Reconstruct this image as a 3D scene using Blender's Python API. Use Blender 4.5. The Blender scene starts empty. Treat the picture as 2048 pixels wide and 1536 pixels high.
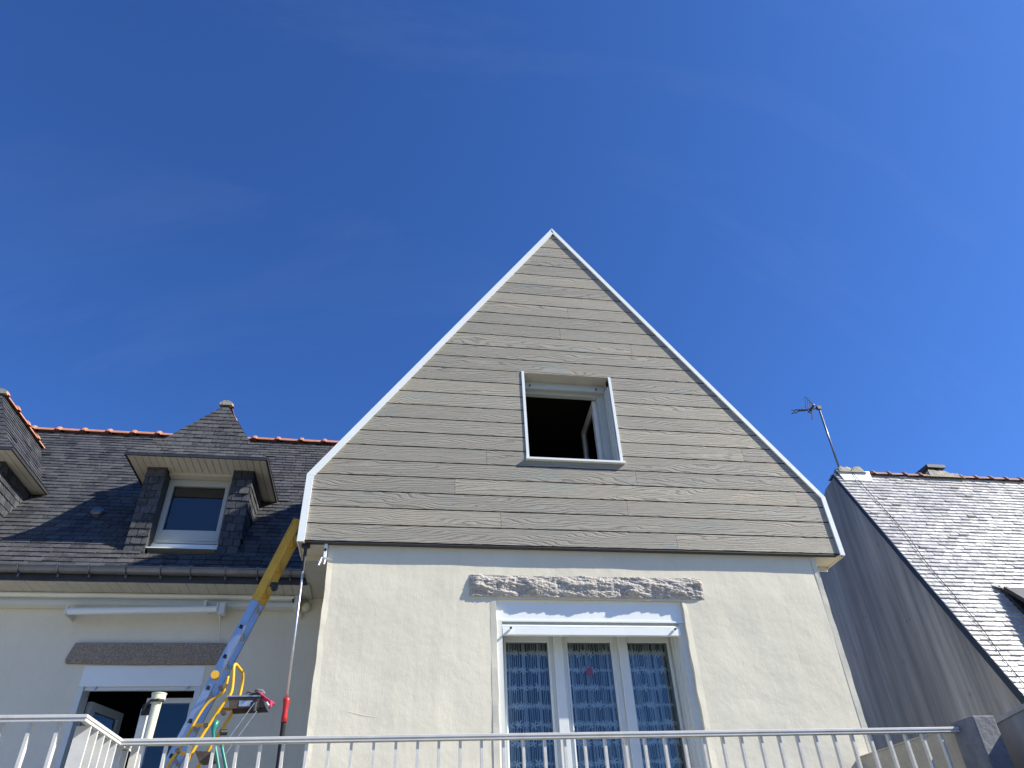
import bpy, math, random
from mathutils import Vector, Matrix, noise
random.seed(7)
S = bpy.context.scene
COL = S.collection
R = math.radians

# ------------------------------------------------------------------ camera
F, PITCH, ROLL, YAW = 1420.0, R(36.38), R(-2.95), R(10.68)
cp, sp, cy, sy = math.cos(PITCH), math.sin(PITCH), math.cos(YAW), math.sin(YAW)
fwd = Vector((sy*cp, cy*cp, sp)); right = Vector((cy, -sy, 0)); up = right.cross(fwd)
r2 = right*math.cos(ROLL) + up*math.sin(ROLL)
u2 = -right*math.sin(ROLL) + up*math.cos(ROLL)
cam = bpy.data.cameras.new('camera'); co = bpy.data.objects.new('camera', cam); COL.objects.link(co)
m = Matrix((r2, u2, -fwd)).transposed().to_4x4()
co.matrix_world = m
cam.sensor_width = 36; cam.lens = F/2048*36; cam.clip_start = .05; cam.clip_end = 5000
S.camera = co

# ------------------------------------------------------------------ sun and sky
LIGHT = Vector((-1.0, .335, -.83)).normalized()          # direction the light travels
SUN_EL = math.asin(-LIGHT.z)
SUN_AZ = math.atan2(-LIGHT.x, -LIGHT.y)                   # from +Y towards +X
sd = bpy.data.lights.new('sun', 'SUN'); so = bpy.data.objects.new('sun', sd); COL.objects.link(so)
sd.energy = 5.0; sd.angle = R(.55); sd.color = (1, .925, .80)
so.rotation_euler = LIGHT.to_track_quat('-Z', 'Y').to_euler(); so.location = (10, -10, 12)
W = bpy.data.worlds.new('World'); S.world = W; W.use_nodes = True
nt = W.node_tree; nt.nodes.clear()
wo = nt.nodes.new('ShaderNodeOutputWorld'); bg = nt.nodes.new('ShaderNodeBackground')
sky = nt.nodes.new('ShaderNodeTexSky'); sky.sky_type = 'NISHITA'; sky.sun_disc = False
sky.sun_elevation = SUN_EL; sky.sun_rotation = SUN_AZ
sky.altitude = 50; sky.air_density = 1.0; sky.dust_density = .6; sky.ozone_density = 3.0
hs = nt.nodes.new('ShaderNodeHueSaturation'); hs.inputs['Saturation'].default_value = 1.0; hs.inputs['Value'].default_value = 1.0
# faint high cirrus, laid out on the dome of the sky
tc = nt.nodes.new('ShaderNodeTexCoord'); mp = nt.nodes.new('ShaderNodeMapping')
mp.inputs['Rotation'].default_value = (0, .5, .7); mp.inputs['Scale'].default_value = (1.2, 5.0, 1.6)
n1 = nt.nodes.new('ShaderNodeTexNoise'); n1.inputs['Scale'].default_value = 1.5; n1.inputs['Detail'].default_value = 8; n1.inputs['Roughness'].default_value = .62; n1.inputs['Distortion'].default_value = .6
rp = nt.nodes.new('ShaderNodeMapRange'); rp.inputs[1].default_value = .52; rp.inputs[2].default_value = .9; rp.inputs[3].default_value = 0; rp.inputs[4].default_value = .05
mxc = nt.nodes.new('ShaderNodeMix'); mxc.data_type = 'RGBA'; mxc.inputs[7].default_value = (7, 8.5, 11, 1)
L = nt.links.new
L(tc.outputs['Generated'], mp.inputs[0]); L(mp.outputs[0], n1.inputs['Vector']); L(n1.outputs[0], rp.inputs[0])
tn = nt.nodes.new('ShaderNodeMix'); tn.data_type = 'RGBA'; tn.blend_type = 'MULTIPLY'; tn.inputs[0].default_value = 1; tn.inputs[7].default_value = (.62, 1.13, 2.03, 1)
L(sky.outputs[0], tn.inputs[6]); L(tn.outputs[2], hs.inputs['Color']); L(hs.outputs[0], mxc.inputs[6]); L(rp.outputs[0], mxc.inputs[0])
L(mxc.outputs[2], bg.inputs[0]); bg.inputs[1].default_value = .05; L(bg.outputs[0], wo.inputs[0])
S.view_settings.view_transform = 'Standard'; S.view_settings.look = 'None'
S.view_settings.exposure = .80; S.view_settings.gamma = 1
S.render.engine = 'CYCLES'; S.cycles.max_bounces = 8
S.render.resolution_x = 1024; S.render.resolution_y = 768

# ------------------------------------------------------------------ mesh helpers
class MB:
    def __init__(s): s.v = []; s.f = []; s.r = []
    def add(s, vs, fs, rnd=0.0):
        o = len(s.v); s.v += [tuple(p) for p in vs]; s.r += [rnd]*len(vs)
        s.f += [tuple(i+o for i in f) for f in fs]; return s
    def box(s, x0, x1, y0, y1, z0, z1, rnd=0.0):
        v = [(x, y, z) for z in (z0, z1) for y in (y0, y1) for x in (x0, x1)]
        return s.add(v, [(0,2,3,1), (4,5,7,6), (0,1,5,4), (1,3,7,5), (3,2,6,7), (2,0,4,6)], rnd)
    def bar(s, a, b, w, h, upv=(0,0,1), rnd=0.0):
        """box from a to b; w across, h along the up hint"""
        a = Vector(a); b = Vector(b); d = (b-a).normalized(); upv = Vector(upv)
        sd_ = d.cross(upv).normalized(); u = sd_.cross(d).normalized()
        v = [p + sd_*w/2*i + u*h/2*j for p in (a, b) for i, j in ((-1,-1), (1,-1), (1,1), (-1,1))]
        return s.add(v, [(0,1,2,3), (7,6,5,4), (0,4,5,1), (1,5,6,2), (2,6,7,3), (3,7,4,0)], rnd)
    def tube(s, pts, r, n=10, rnd=0.0, caps=True):
        pts = [Vector(p) for p in pts]; rs = r if isinstance(r, (list, tuple)) else [r]*len(pts)
        vs = []; ref = None
        for i, p in enumerate(pts):
            d = (pts[min(i+1, len(pts)-1)] - pts[max(i-1, 0)]).normalized()
            if ref is None: ref = Vector((0,0,1)) if abs(d.z) < .9 else Vector((1,0,0))
            a = d.cross(ref).normalized(); b = a.cross(d).normalized(); ref = b
            vs += [p + (a*math.cos(t) + b*math.sin(t))*rs[i] for t in [2*math.pi*k/n for k in range(n)]]
        fs = [(i*n+k, i*n+(k+1) % n, (i+1)*n+(k+1) % n, (i+1)*n+k) for i in range(len(pts)-1) for k in range(n)]
        if caps: fs += [tuple(range(n-1, -1, -1)), tuple((len(pts)-1)*n+k for k in range(n))]
        return s.add(vs, fs, rnd)
    def prism(s, poly, axis, a, b, rnd=0.0):
        """poly of 2D points swept along axis 'x','y' or 'z' from a to b"""
        def P(p, t): return {'x': (t, p[0], p[1]), 'y': (p[0], t, p[1]), 'z': (p[0], p[1], t)}[axis]
        n = len(poly); v = [P(p, a) for p in poly] + [P(p, b) for p in poly]
        fs = [tuple(range(n)), tuple(range(2*n-1, n-1, -1))] + [(i, i+n, (i+1) % n+n, (i+1) % n) for i in range(n)]
        return s.add(v, fs, rnd)
    def build(s, name, mat, parent=None, smooth=False, bevel=0, loc=None):
        me = bpy.data.meshes.new(name)
        vs = s.v
        o = bpy.data.objects.new(name, me); COL.objects.link(o)
        org = Vector((0, 0, 0))
        if parent is not None:
            o.parent = parent; org = Vector(parent.get('_o', (0, 0, 0)))
        elif loc: org = Vector(loc); o.location = org
        o['_o'] = tuple(org)
        me.from_pydata([(p[0]-org.x, p[1]-org.y, p[2]-org.z) for p in vs], [], s.f); me.update()
        at = me.attributes.new('rnd', 'FLOAT', 'POINT'); at.data.foreach_set('value', s.r)
        import bmesh
        bm = bmesh.new(); bm.from_mesh(me); bmesh.ops.recalc_face_normals(bm, faces=bm.faces); bm.to_mesh(me); bm.free()
        me.materials.append(mat)
        if smooth: me.polygons.foreach_set('use_smooth', [True]*len(me.polygons))
        if bevel:
            b = o.modifiers.new('bevel', 'BEVEL'); b.width = bevel; b.segments = 2; b.limit_method = 'ANGLE'
        return o

def thing(name, label, cat, loc=(0, 0, 0), group=None):
    o = bpy.data.objects.new(name, None); COL.objects.link(o); o.location = loc
    o['_o'] = tuple(loc); o['label'] = label; o['category'] = cat
    if group: o['group'] = group
    return o
def tag(o, label=None, cat=None, group=None, kind=None):
    if label: o['label'] = label
    if cat: o['category'] = cat
    if group: o['group'] = group
    if kind: o['kind'] = kind
    return o

# ------------------------------------------------------------------ materials
class NM:
    """small node-material builder"""
    def __init__(s, name, rough=.6, metal=0.0, spec=.5):
        s.m = bpy.data.materials.new(name); s.m.use_nodes = True; s.t = s.m.node_tree
        s.b = s.t.nodes['Principled BSDF']; s.b.inputs['Roughness'].default_value = rough
        s.b.inputs['Metallic'].default_value = metal; s.b.inputs['Specular IOR Level'].default_value = spec
        s.tc = s.n('ShaderNodeTexCoord'); s.co = s.tc.outputs['Object']; s.h = None
    def n(s, k, **kw):
        x = s.t.nodes.new(k)
        for a, b in kw.items(): setattr(x, a, b)
        return x
    def l(s, a, b): s.t.links.new(a, b)
    def map(s, scale=(1,1,1), rot=(0,0,0), src=None, off=None):
        x = s.n('ShaderNodeMapping'); x.inputs['Scale'].default_value = scale; x.inputs['Rotation'].default_value = rot
        s.l(src or s.co, x.inputs[0])
        if off is not None: s.l(off, x.inputs['Location'])
        return x.outputs[0]
    def noise(s, scale, detail=5, rough=.55, vec=None, dist=0):
        x = s.n('ShaderNodeTexNoise'); x.inputs['Scale'].default_value = scale; x.inputs['Detail'].default_value = detail
        x.inputs['Roughness'].default_value = rough; x.inputs['Distortion'].default_value = dist; s.l(vec or s.co, x.inputs['Vector']); return x.outputs[0]
    def voro(s, scale, vec=None, feat='F1'):
        x = s.n('ShaderNodeTexVoronoi', feature=feat); x.inputs['Scale'].default_value = scale; s.l(vec or s.co, x.inputs['Vector']); return x.outputs[0]
    def ramp(s, fac, stops):
        x = s.n('ShaderNodeValToRGB'); e = x.color_ramp.elements
        while len(e) < len(stops): e.new(.5)
        for k, (p, c) in enumerate(stops):
            e[k].position = p; e[k].color = (c, c, c, 1) if isinstance(c, (int, float)) else (*c, 1)
        s.l(fac, x.inputs[0]); return x.outputs[0]
    def rng(s, v, a, b, c, d):
        x = s.n('ShaderNodeMapRange'); s.l(v, x.inputs[0])
        for i, q in enumerate((a, b, c, d)): x.inputs[i+1].default_value = q
        return x.outputs[0]
    def mix(s, a, b, fac, mode='MIX'):
        x = s.n('ShaderNodeMix', data_type='RGBA', blend_type=mode)
        for ix, q in ((0, fac), (6, a), (7, b)):
            if hasattr(q, 'is_output'): s.l(q, x.inputs[ix])
            elif isinstance(q, (int, float)): x.inputs[ix].default_value = q if ix == 0 else (q, q, q, 1)
            else: x.inputs[ix].default_value = (*q, 1)
        return x.outputs[2]
    def math(s, op, a, b=0.0):
        x = s.n('ShaderNodeMath', operation=op)
        for i, q in enumerate((a, b)):
            if hasattr(q, 'is_output'): s.l(q, x.inputs[i])
            else: x.inputs[i].default_value = q
        return x.outputs[0]
    def rnd(s):
        x = s.n('ShaderNodeAttribute'); x.attribute_name = 'rnd'; return x.outputs['Fac']
    def col(s, c):
        if hasattr(c, 'is_output'): s.l(c, s.b.inputs['Base Color'])
        else: s.b.inputs['Base Color'].default_value = (*c, 1)
        return s
    def rough(s, v): s.l(v, s.b.inputs['Roughness']); return s
    def bump(s, h, strength=.3, dist=.01):
        x = s.n('ShaderNodeBump'); x.inputs['Strength'].default_value = strength; x.inputs['Distance'].default_value = dist
        s.l(h, x.inputs['Height'])
        if s.h: s.l(s.h, x.inputs['Normal'])
        s.h = x.outputs[0]; s.l(s.h, s.b.inputs['Normal']); return s

def plain(name, c, rough=.5, metal=0, spec=.5, var=.08, vs=3.0, bump=0, bs=60, bd=.002):
    M = NM(name, rough, metal, spec)
    n = M.noise(vs, 6, .6)
    n2 = M.noise(vs*9, 3, .6)
    lo = tuple(q*(1-var) for q in c); hi = tuple(min(1, q*(1+var)) for q in c)
    M.col(M.mix(lo, hi, M.rng(M.math('ADD', n, M.math('MULTIPLY', n2, .5)), .5, 1.0, 0, 1)))
    M.rough(M.rng(n2, .3, .7, max(.02, rough-.07), min(1, rough+.07)))
    if bump: M.bump(M.noise(bs, 4, .6), bump, bd)
    return M.m

def mk_render(name, c, stain=.0):
    M = NM(name, .9, 0, .2)
    big = M.noise(.7, 6, .6); mid = M.noise(5, 5, .6); fine = M.noise(60, 5, .7)
    vert = M.noise(26, 6, .7, M.map((1, 1, .3)))
    c1 = tuple(q*.93 for q in c); c2 = tuple(min(1, q*1.05) for q in c)
    k = M.mix(c1, c2, M.rng(big, .35, .65, 0, 1))
    k = M.mix(k, tuple(q*.90 for q in c), M.rng(mid, .55, .8, 0, .55))
    k = M.mix(k, (c[0]*1.06, c[1]*1.05, c[2]*1.04), M.rng(vert, .5, .75, 0, .4))
    drip = M.noise(9, 5, .65, M.map((1, 1, .06)))
    k = M.mix(k, tuple(q*.74 for q in (c[0]*.98, c[1], c[2]*1.0)), M.math('MULTIPLY', M.rng(drip, .56, .8, 0, .5), M.rng(big, .35, .6, .3, 1)))
    M.col(k)
    cr = M.voro(2.1, M.map((1, 1, 1), (0, 0, 0), None, None), 'DISTANCE_TO_EDGE')
    M.bump(M.noise(3.2, 3, .5), .5, .02)
    M.bump(vert, .30, .004)
    M.bump(M.noise(90, 5, .75, M.map((1, 1, .6))), .45, .003)
    return M.m

MAT = {}
MAT['render'] = mk_render('cream_render', (.715, .68, .54))
MAT['render_back'] = mk_render('cream_render_bounce', (.75, .71, .575))  # same render, lightened to carry bounce light from the sunlit terrace
MAT['white'] = plain('white_lacquered_aluminium', (.80, .84, .81), .35, var=.03)
MAT['upvc'] = plain('white_pvc', (.66, .69, .66), .38, var=.04)
MAT['upvc_shade'] = plain('white_pvc_in_shade', (.47, .50, .47), .38, var=.04)  # white PVC greyed so its colour carries the shade of recessed windows
MAT['cream'] = plain('cream_pvc_soffit', (.60, .56, .46), .5, var=.06)
MAT['soffit_grey'] = plain('weathered_soffit', (.50, .48, .41), .6, var=.10, vs=5)
MAT['black'] = plain('black_plastic', (.012, .012, .013), .45)
MAT['dark_metal'] = plain('dark_flashing', (.035, .037, .042), .5, var=.3)
MAT['zinc'] = plain('grey_zinc_gutter', (.17, .18, .19), .38, metal=.55, var=.25, vs=4)
MAT['galv'] = plain('galvanised_steel', (.55, .56, .57), .42, metal=.8, var=.15)
MAT['alu'] = plain('ladder_aluminium', (.48, .51, .56), .36, metal=.85, var=.12, vs=8, bump=.15, bs=30)
MAT['yellow'] = plain('yellow_paint', (.78, .44, .02), .38, var=.12, vs=14)
MAT['yellow_dull'] = plain('yellow_fibreglass', (.62, .36, .03), .5, var=.15, vs=8)
MAT['rust'] = plain('brown_painted_steel', (.10, .075, .055), .55, metal=.3, var=.35, vs=12)
MAT['red'] = plain('red_plastic', (.42, .025, .02), .3)
MAT['pink'] = plain('pink_webbing', (.75, .06, .16), .7, var=.2, vs=40)
MAT['green'] = plain('green_tube', (.02, .20, .15), .35)
MAT['rail'] = plain('painted_handrail', (.60, .60, .56), .42, var=.10, vs=9, bump=.12, bs=25)
MAT['mortar'] = plain('cement_mortar', (.33, .31, .25), .95, var=.3, vs=10, bump=.7, bs=30, bd=.02)
MAT['mortar_grey'] = plain('grey_coping', (.36, .36, .35), .95, var=.25, vs=8, bump=.5, bs=30, bd=.01)
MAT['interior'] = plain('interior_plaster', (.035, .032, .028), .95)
MAT['gauge'] = plain('yellowed_plastic', (.66, .67, .46), .35, var=.1)
MAT['concrete'] = plain('rough_shaded_concrete', (.19, .20, .215), .95, var=.3, vs=4, bump=.6, bs=25, bd=.01)  # pillar concrete, darkened and blued in place of the shadow on its front
MAT['parapet'] = plain('beige_render_parapet', (.46, .42, .33), .95, var=.18, vs=3, bump=.5, bs=40, bd=.006)
MAT['paving'] = plain('terrace_paving', (.42, .39, .32), .9, var=.15, vs=2)
MAT['ground'] = plain('gravel_ground', (.20, .19, .15), 1, var=.3, vs=.5)
MAT['thread'] = plain('curtain_thread', (.88, .89, .90), .9, var=.05)
MAT['cable'] = plain('black_cable', (.02, .02, .02), .6)

def mk_cladding():
    M = NM('wood_grain_cladding', .62, 0, .35)
    rn = M.rnd()
    off = M.n('ShaderNodeCombineXYZ'); M.l(M.math('MULTIPLY', rn, 37), off.inputs[0]); M.l(M.math('MULTIPLY', rn, 91), off.inputs[1]); M.l(M.math('MULTIPLY', rn, 53), off.inputs[2])
    v = M.map((1, 1, 1), off=off.outputs[0])
    sep = M.n('ShaderNodeSeparateXYZ'); M.l(v, sep.inputs[0])
    # growth rings cut lengthways: distort z by noise stretched along x, then take bands
    d1 = M.noise(1.0, 2, .45, M.map((.75, 1, 5.0), src=v))
    d2 = M.noise(1.0, 3, .5, M.map((5, 1, 20), src=v))
    ph = M.math('ADD', M.math('MULTIPLY', sep.outputs[2], 54), M.math('ADD', M.math('MULTIPLY', d1, 15), M.math('MULTIPLY', d2, 1.6)))
    saw = M.math('FRACT', ph)
    ring = M.math('ABSOLUTE', M.math('SUBTRACT', M.math('MULTIPLY', saw, 2), 1))
    ring2 = M.math('SINE', M.math('MULTIPLY', ph, 12.57))
    fib = M.noise(1.0, 5, .7, M.map((9, 9, 240), src=v))
    fib2 = M.noise(1.0, 4, .6, M.map((3, 3, 90), src=v))
    c = M.mix((.28, .26, .212), (.375, .353, .292), M.rng(fib2, .3, .7, 0, 1))
    c = M.mix(c, (.165, .155, .128), M.rng(ring, .62, 1.0, 0, .6))
    c = M.mix(c, (.44, .415, .345), M.rng(ring, .35, 0.0, 0, .6))
    blot = M.noise(1.0, 4, .55, M.map((2.2, 1, 7), src=v))
    c = M.mix(c, (.26, .31, .285), M.rng(blot, .56, .72, 0, .55))
    blot2 = M.noise(1.0, 3, .5, M.map((1.7, 5, 6), (0, 0, .4), src=v))
    c = M.mix(c, (.42, .34, .235), M.rng(blot2, .60, .76, 0, .45))
    c = M.mix(c, M.mix((.86, .87, .88), (1.1, 1.09, 1.05), M.math('FRACT', M.math('MULTIPLY', rn, 7.31))), 1.0, 'MULTIPLY')
    M.col(c)
    M.bump(M.rng(ring, .55, 1, 1, 0), .7, .003)
    M.bump(fib, .8, .002)
    M.bump(M.noise(1.0, 3, .5, M.map((4, 4, 24), src=v)), .5, .003)
    return M.m
MAT['clad'] = mk_cladding()

def mk_slate(name, lo, hi, lichen, lich_amt, rlo, rhi, spec=.5):
    M = NM(name, .5, 0, spec)
    rn = M.rnd()
    off = M.n('ShaderNodeCombineXYZ'); M.l(M.math('MULTIPLY', rn, 31), off.inputs[0]); M.l(M.math('MULTIPLY', rn, 17), off.inputs[2])
    v = M.map(off=off.outputs[0])
    n = M.noise(14, 6, .7, v)
    c = M.mix(lo, hi, M.math('FRACT', M.math('MULTIPLY', rn, 5.7)))
    c = M.mix(c, tuple(q*1.5 for q in hi), M.rng(n, .5, .75, 0, .6))
    big = M.noise(.8, 6, .65)
    sp_ = M.noise(35, 4, .7)
    c = M.mix(c, lichen, M.math('MULTIPLY', M.rng(big, .42, .62, 0, 1), M.rng(sp_, .46, .64, 0, lich_amt)))
    M.col(c)
    M.rough(M.math('ADD', M.rng(n, .3, .7, rlo, rhi), M.math('MULTIPLY', M.rng(big, .5, .7, 0, 1), .12)))
    M.bump(M.noise(11, 5, .6, v), .6, .008); M.bump(M.noise(80, 4, .7), .4, .002)
    return M.m
MAT['slate'] = mk_slate('dark_slate', (.026, .030, .037), (.076, .080, .088), (.16, .15, .125), .45, .55, .75, .35)
MAT['slate_nb'] = mk_slate('weathered_slate_glare', (.34, .34, .335), (.54, .54, .52), (.58, .55, .46), .5, .30, .44, 1.0)  # weathered slates with sun glare lightened into the base colour
def mk_terra(name, c):
    M = NM(name, .8, 0, .25)
    n = M.noise(6, 6, .65); n2 = M.noise(40, 4, .7)
    k = M.mix(tuple(q*.8 for q in c), tuple(min(1, q*1.15) for q in c), M.rng(n, .35, .65, 0, 1))
    k = M.mix(k, (.16, .13, .10), M.rng(n2, .62, .75, 0, .7)); M.col(k); M.bump(n2, .5, .006); return M.m
MAT['terra'] = mk_terra('terracotta', (.48, .22, .14))
MAT['terra_nb'] = mk_terra('weathered_terracotta', (.38, .22, .17))
def mk_granite(name, lo, hi, warm, amt):
    M = NM(name, .85, 0, .3)
    s = M.noise(55, 6, .8); v = M.voro(130); b = M.noise(3, 5, .6)
    k = M.mix(lo, hi, M.rng(s, .38, .62, 0, 1))
    k = M.mix(k, tuple(q*.45 for q in lo), M.rng(v, .12, .0, 0, .8))
    k = M.mix(k, warm, M.rng(b, .45, .7, 0, amt))
    M.col(k); M.bump(M.noise(45, 5, .75), .8, .008); return M.m
MAT['granite'] = mk_granite('rock_faced_granite', (.27, .255, .23), (.58, .55, .50), (.42, .38, .30), .3)
MAT['granite_old'] = mk_granite('brown_granite', (.17, .14, .115), (.40, .34, .27), (.38, .27, .16), .5)
def mk_gable_nb():
    M = NM('streaked_cement_render', .95, 0, .15)
    st = M.noise(1.0, 6, .62, M.map((1, 5.5, .30), (.12, 0, 0)))
    st2 = M.noise(1.0, 5, .7, M.map((1, 24, .9), (.12, 0, 0)))
    big = M.noise(.55, 4, .5)
    k = M.mix((.145, .155, .175), (.40, .41, .41), M.rng(st, .30, .70, 0, 1))
    k = M.mix(k, (.12, .125, .14), M.rng(st2, .54, .8, 0, .4))
    k = M.mix(k, (.38, .37, .35), M.rng(big, .5, .68, 0, .55)); k = M.mix(k, (.10, .11, .135), M.rng(M.noise(1.0, 3, .5, M.map((1, .8, .12), (.12, 0, 0))), .46, .62, 0, .35))
    k = M.mix(k, (.10, .09, .06), M.rng(M.noise(2.5, 5, .7), .62, .72, 0, .45))
    M.col(k); M.bump(M.noise(25, 5, .7), .5, .01); M.bump(st2, .3, .01); return M.m
MAT['nb_wall'] = mk_gable_nb()
def mk_glass():
    m = bpy.data.materials.new('window_glass'); m.use_nodes = True; t = m.node_tree; t.nodes.clear()
    o = t.nodes.new('ShaderNodeOutputMaterial'); mx = t.nodes.new('ShaderNodeMixShader')
    g = t.nodes.new('ShaderNodeBsdfGlossy'); g.inputs['Roughness'].default_value = .0; g.inputs['Color'].default_value = (.92, .95, 1, 1)
    tr = t.nodes.new('ShaderNodeBsdfTransparent'); tr.inputs[0].default_value = (.86, .90, .90, 1)
    fr = t.nodes.new('ShaderNodeFresnel'); fr.inputs[0].default_value = 1.55
    t.links.new(fr.outputs[0], mx.inputs[0]); t.links.new(tr.outputs[0], mx.inputs[1]); t.links.new(g.outputs[0], mx.inputs[2]); t.links.new(mx.outputs[0], o.inputs[0])
    return m
MAT['glass'] = mk_glass()

# ------------------------------------------------------------------ slates
def clip(poly, hull):
    """Sutherland-Hodgman: clip poly by the convex counter-clockwise hull (2D)"""
    out = list(poly)
    for i in range(len(hull)):
        a, b = hull[i], hull[(i+1) % len(hull)]
        inp, out = out, []
        def side(p): return (b[0]-a[0])*(p[1]-a[1]) - (b[1]-a[1])*(p[0]-a[0])
        for j in range(len(inp)):
            p, q = inp[j], inp[(j+1) % len(inp)]; sp1, sq = side(p), side(q)
            if sp1 >= 0: out.append(p)
            if (sp1 >= 0) != (sq >= 0):
                t = sp1/(sp1-sq); out.append((p[0]+(q[0]-p[0])*t, p[1]+(q[1]-p[1])*t))
        if not out: return []
    return out
def slates(mb, O, U, V, hull, ex=.098, sw=.155, lift=.011, jit=.004, skip=None, gp=.0042):
    """lay slates on the plane O + u U + v V inside hull (u,v), rows going up V"""
    O, U, V = Vector(O), Vector(U).normalized(), Vector(V).normalized(); N = U.cross(V).normalized()
    u0 = min(p[0] for p in hull); u1 = max(p[0] for p in hull); v0 = min(p[1] for p in hull); v1 = max(p[1] for p in hull)
    area = sum(hull[i][0]*hull[(i+1) % len(hull)][1]-hull[(i+1) % len(hull)][0]*hull[i][1] for i in range(len(hull)))
    if area < 0: hull = hull[::-1]
    row = 0; v = v0
    while v < v1:
        u = u0 - sw*(.5 if row % 2 else 0) - sw*.1
        while u < u1:
            w = sw*random.uniform(.93, 1.07); dv = random.uniform(-jit, jit); k = random.uniform(-jit, jit)*.5
            q = [(u+gp, v+dv), (u+w-gp, v+dv+k), (u+w-gp, v+ex*1.12), (u+gp, v+ex*1.12)]
            if random.random() < .12: q = [(u+gp, v+dv+.012), (u+.016, v+dv), (u+w-gp, v+dv+k)] + q[2:]
            q = clip(q, hull)
            if skip and q and skip(O + U*(sum(a for a, b in q)/len(q)) + V*(sum(b for a, b in q)/len(q))): q = []
            if len(q) > 2:
                lf = lift*random.uniform(.75, 1.35)*(1 if random.random() > .03 else 1.6)
                tp = [O + U*a + V*b + N*(lf*(1-(b-v)/(ex*1.12)) + .0015) for a, b in q]
                bt = [O + U*a + V*b - N*.002 for a, b in q]
                n = len(q)
                mb.add(tp+bt, [tuple(range(n))]+[(i, i+n, (i+1) % n+n, (i+1) % n) for i in range(n)], random.random())
            u += w
        v += ex; row += 1
    return mb

def ridge_tiles(mb, a, b, pitch=.36, r=.10, reverse=False, half=1.15, sag=0.0):
    """half-round ridge tiles with a raised collar at one end of each, from a to b"""
    a, b = Vector(a), Vector(b); d = (b-a); Ln = d.length; d.normalize()
    s_ = d.cross(Vector((0,0,1))).normalized(); u = s_.cross(d).normalized()
    n = max(1, round(Ln/pitch)); st = Ln/n
    for i in range(n):
        rr_ = r*random.uniform(.97, 1.03); jz = random.uniform(-.004, .004); rd = random.random()
        prof = [(0, 1.0), (.80, .94), (.81, 1.18), (.86, 1.30), (.95, 1.30), (1.0, 1.16)]
        vs = []; fs = []; K = 11
        for t, q in prof:
            tt = (1-t) if reverse else t
            p = a + d*(st*(i+tt)) + u*jz
            for k in range(K):
                an = math.pi/2 + (k/(K-1)-.5)*2*half*1.25
                vs.append(p + s_*math.cos(an)*rr_*q + u*(math.sin(an)*rr_*q - r*.45))
        m_ = len(prof)
        for x in range(m_-1):
            for k in range(K-1): fs.append((x*K+k, x*K+k+1, (x+1)*K+k+1, (x+1)*K+k))
        fs.append(tuple(range(K))); fs.append(tuple((m_-1)*K+k for k in range(K)))
        mb.add(vs, fs, rd)
    return mb

def ring_frame(mb, x0, x1, z0, z1, y0, y1, w, bottom=True):
    mb.box(x0, x0+w, y0, y1, z0, z1); mb.box(x1-w, x1, y0, y1, z0, z1)
    mb.box(x0+w, x1-w, y0+.001, y1-.001, z1-w, z1)
    if bottom: mb.box(x0+w, x1-w, y0+.001, y1-.001, z0, z0+w)
    return mb

# ================================================================== SETTING
g = MB(); g.add([(-400,-400,-1.62), (400,-400,-1.62), (400,400,-1.62), (-400,400,-1.62)], [(0,1,2,3)])
tag(g.build('ground', MAT['ground']), kind='structure')
t_ = MB(); t_.box(-9, 4.4, 4.0, 8.30, -.30, -.12); t_.box(-9, 4.4, 4.05, 4.25, -1.62, -.301)
tag(t_.build('terrace', MAT['paving']), kind='structure')

# ================================================================== MAIN HOUSE
house = thing('house', 'cream rendered house with grey wood-grain gable wing and dark slate roof', 'house', (0, 6, -.12))
YG = 6.0; YW = 6.07; YL = 8.34            # faces of the cladding, the wing wall and the set-back wall
APX = (1.752, 6.985); KL = (-.825, 3.295); KR = (4.330, 3.262); BL = (-.828, 2.655); BR = (4.338, 2.655)

# wing wall with the door opening
DX0, DX1, DZ1 = .900, 2.615, 2.185
def wallgrid(mb, x0, x1, z0, z1, y, wob=.004, st=.09):
    nx = max(1, int((x1-x0)/st)); nz = max(1, int((z1-z0)/st)); vs = []; fs = []
    for j in range(nz+1):
        for i in range(nx+1):
            x = x0+(x1-x0)*i/nx; z = z0+(z1-z0)*j/nz
            q = noise.noise(Vector((x*.9, 3, z*.7)))*wob*2 + noise.noise(Vector((x*3, 9, z*3)))*wob
            vs.append((x, y+q, z))
    for j in range(nz):
        for i in range(nx): fs.append((j*(nx+1)+i, j*(nx+1)+i+1, (j+1)*(nx+1)+i+1, (j+1)*(nx+1)+i))
    return mb.add(vs, fs)
w = MB(); WX0, WX1 = -.572, 4.076
wallgrid(w, WX0, DX0, -.3, 2.72, YW); wallgrid(w, DX1, WX1, -.3, 2.72, YW); wallgrid(w, DX0, DX1, DZ1, 2.72, YW)
w.box(WX0, DX0, YW+.012, YW+.30, -1.62, 2.72); w.box(DX1, WX1, YW+.012, YW+.30, -1.62, 2.72); w.box(DX0, DX1, YW+.012, YW+.30, DZ1, 2.72)
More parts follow.
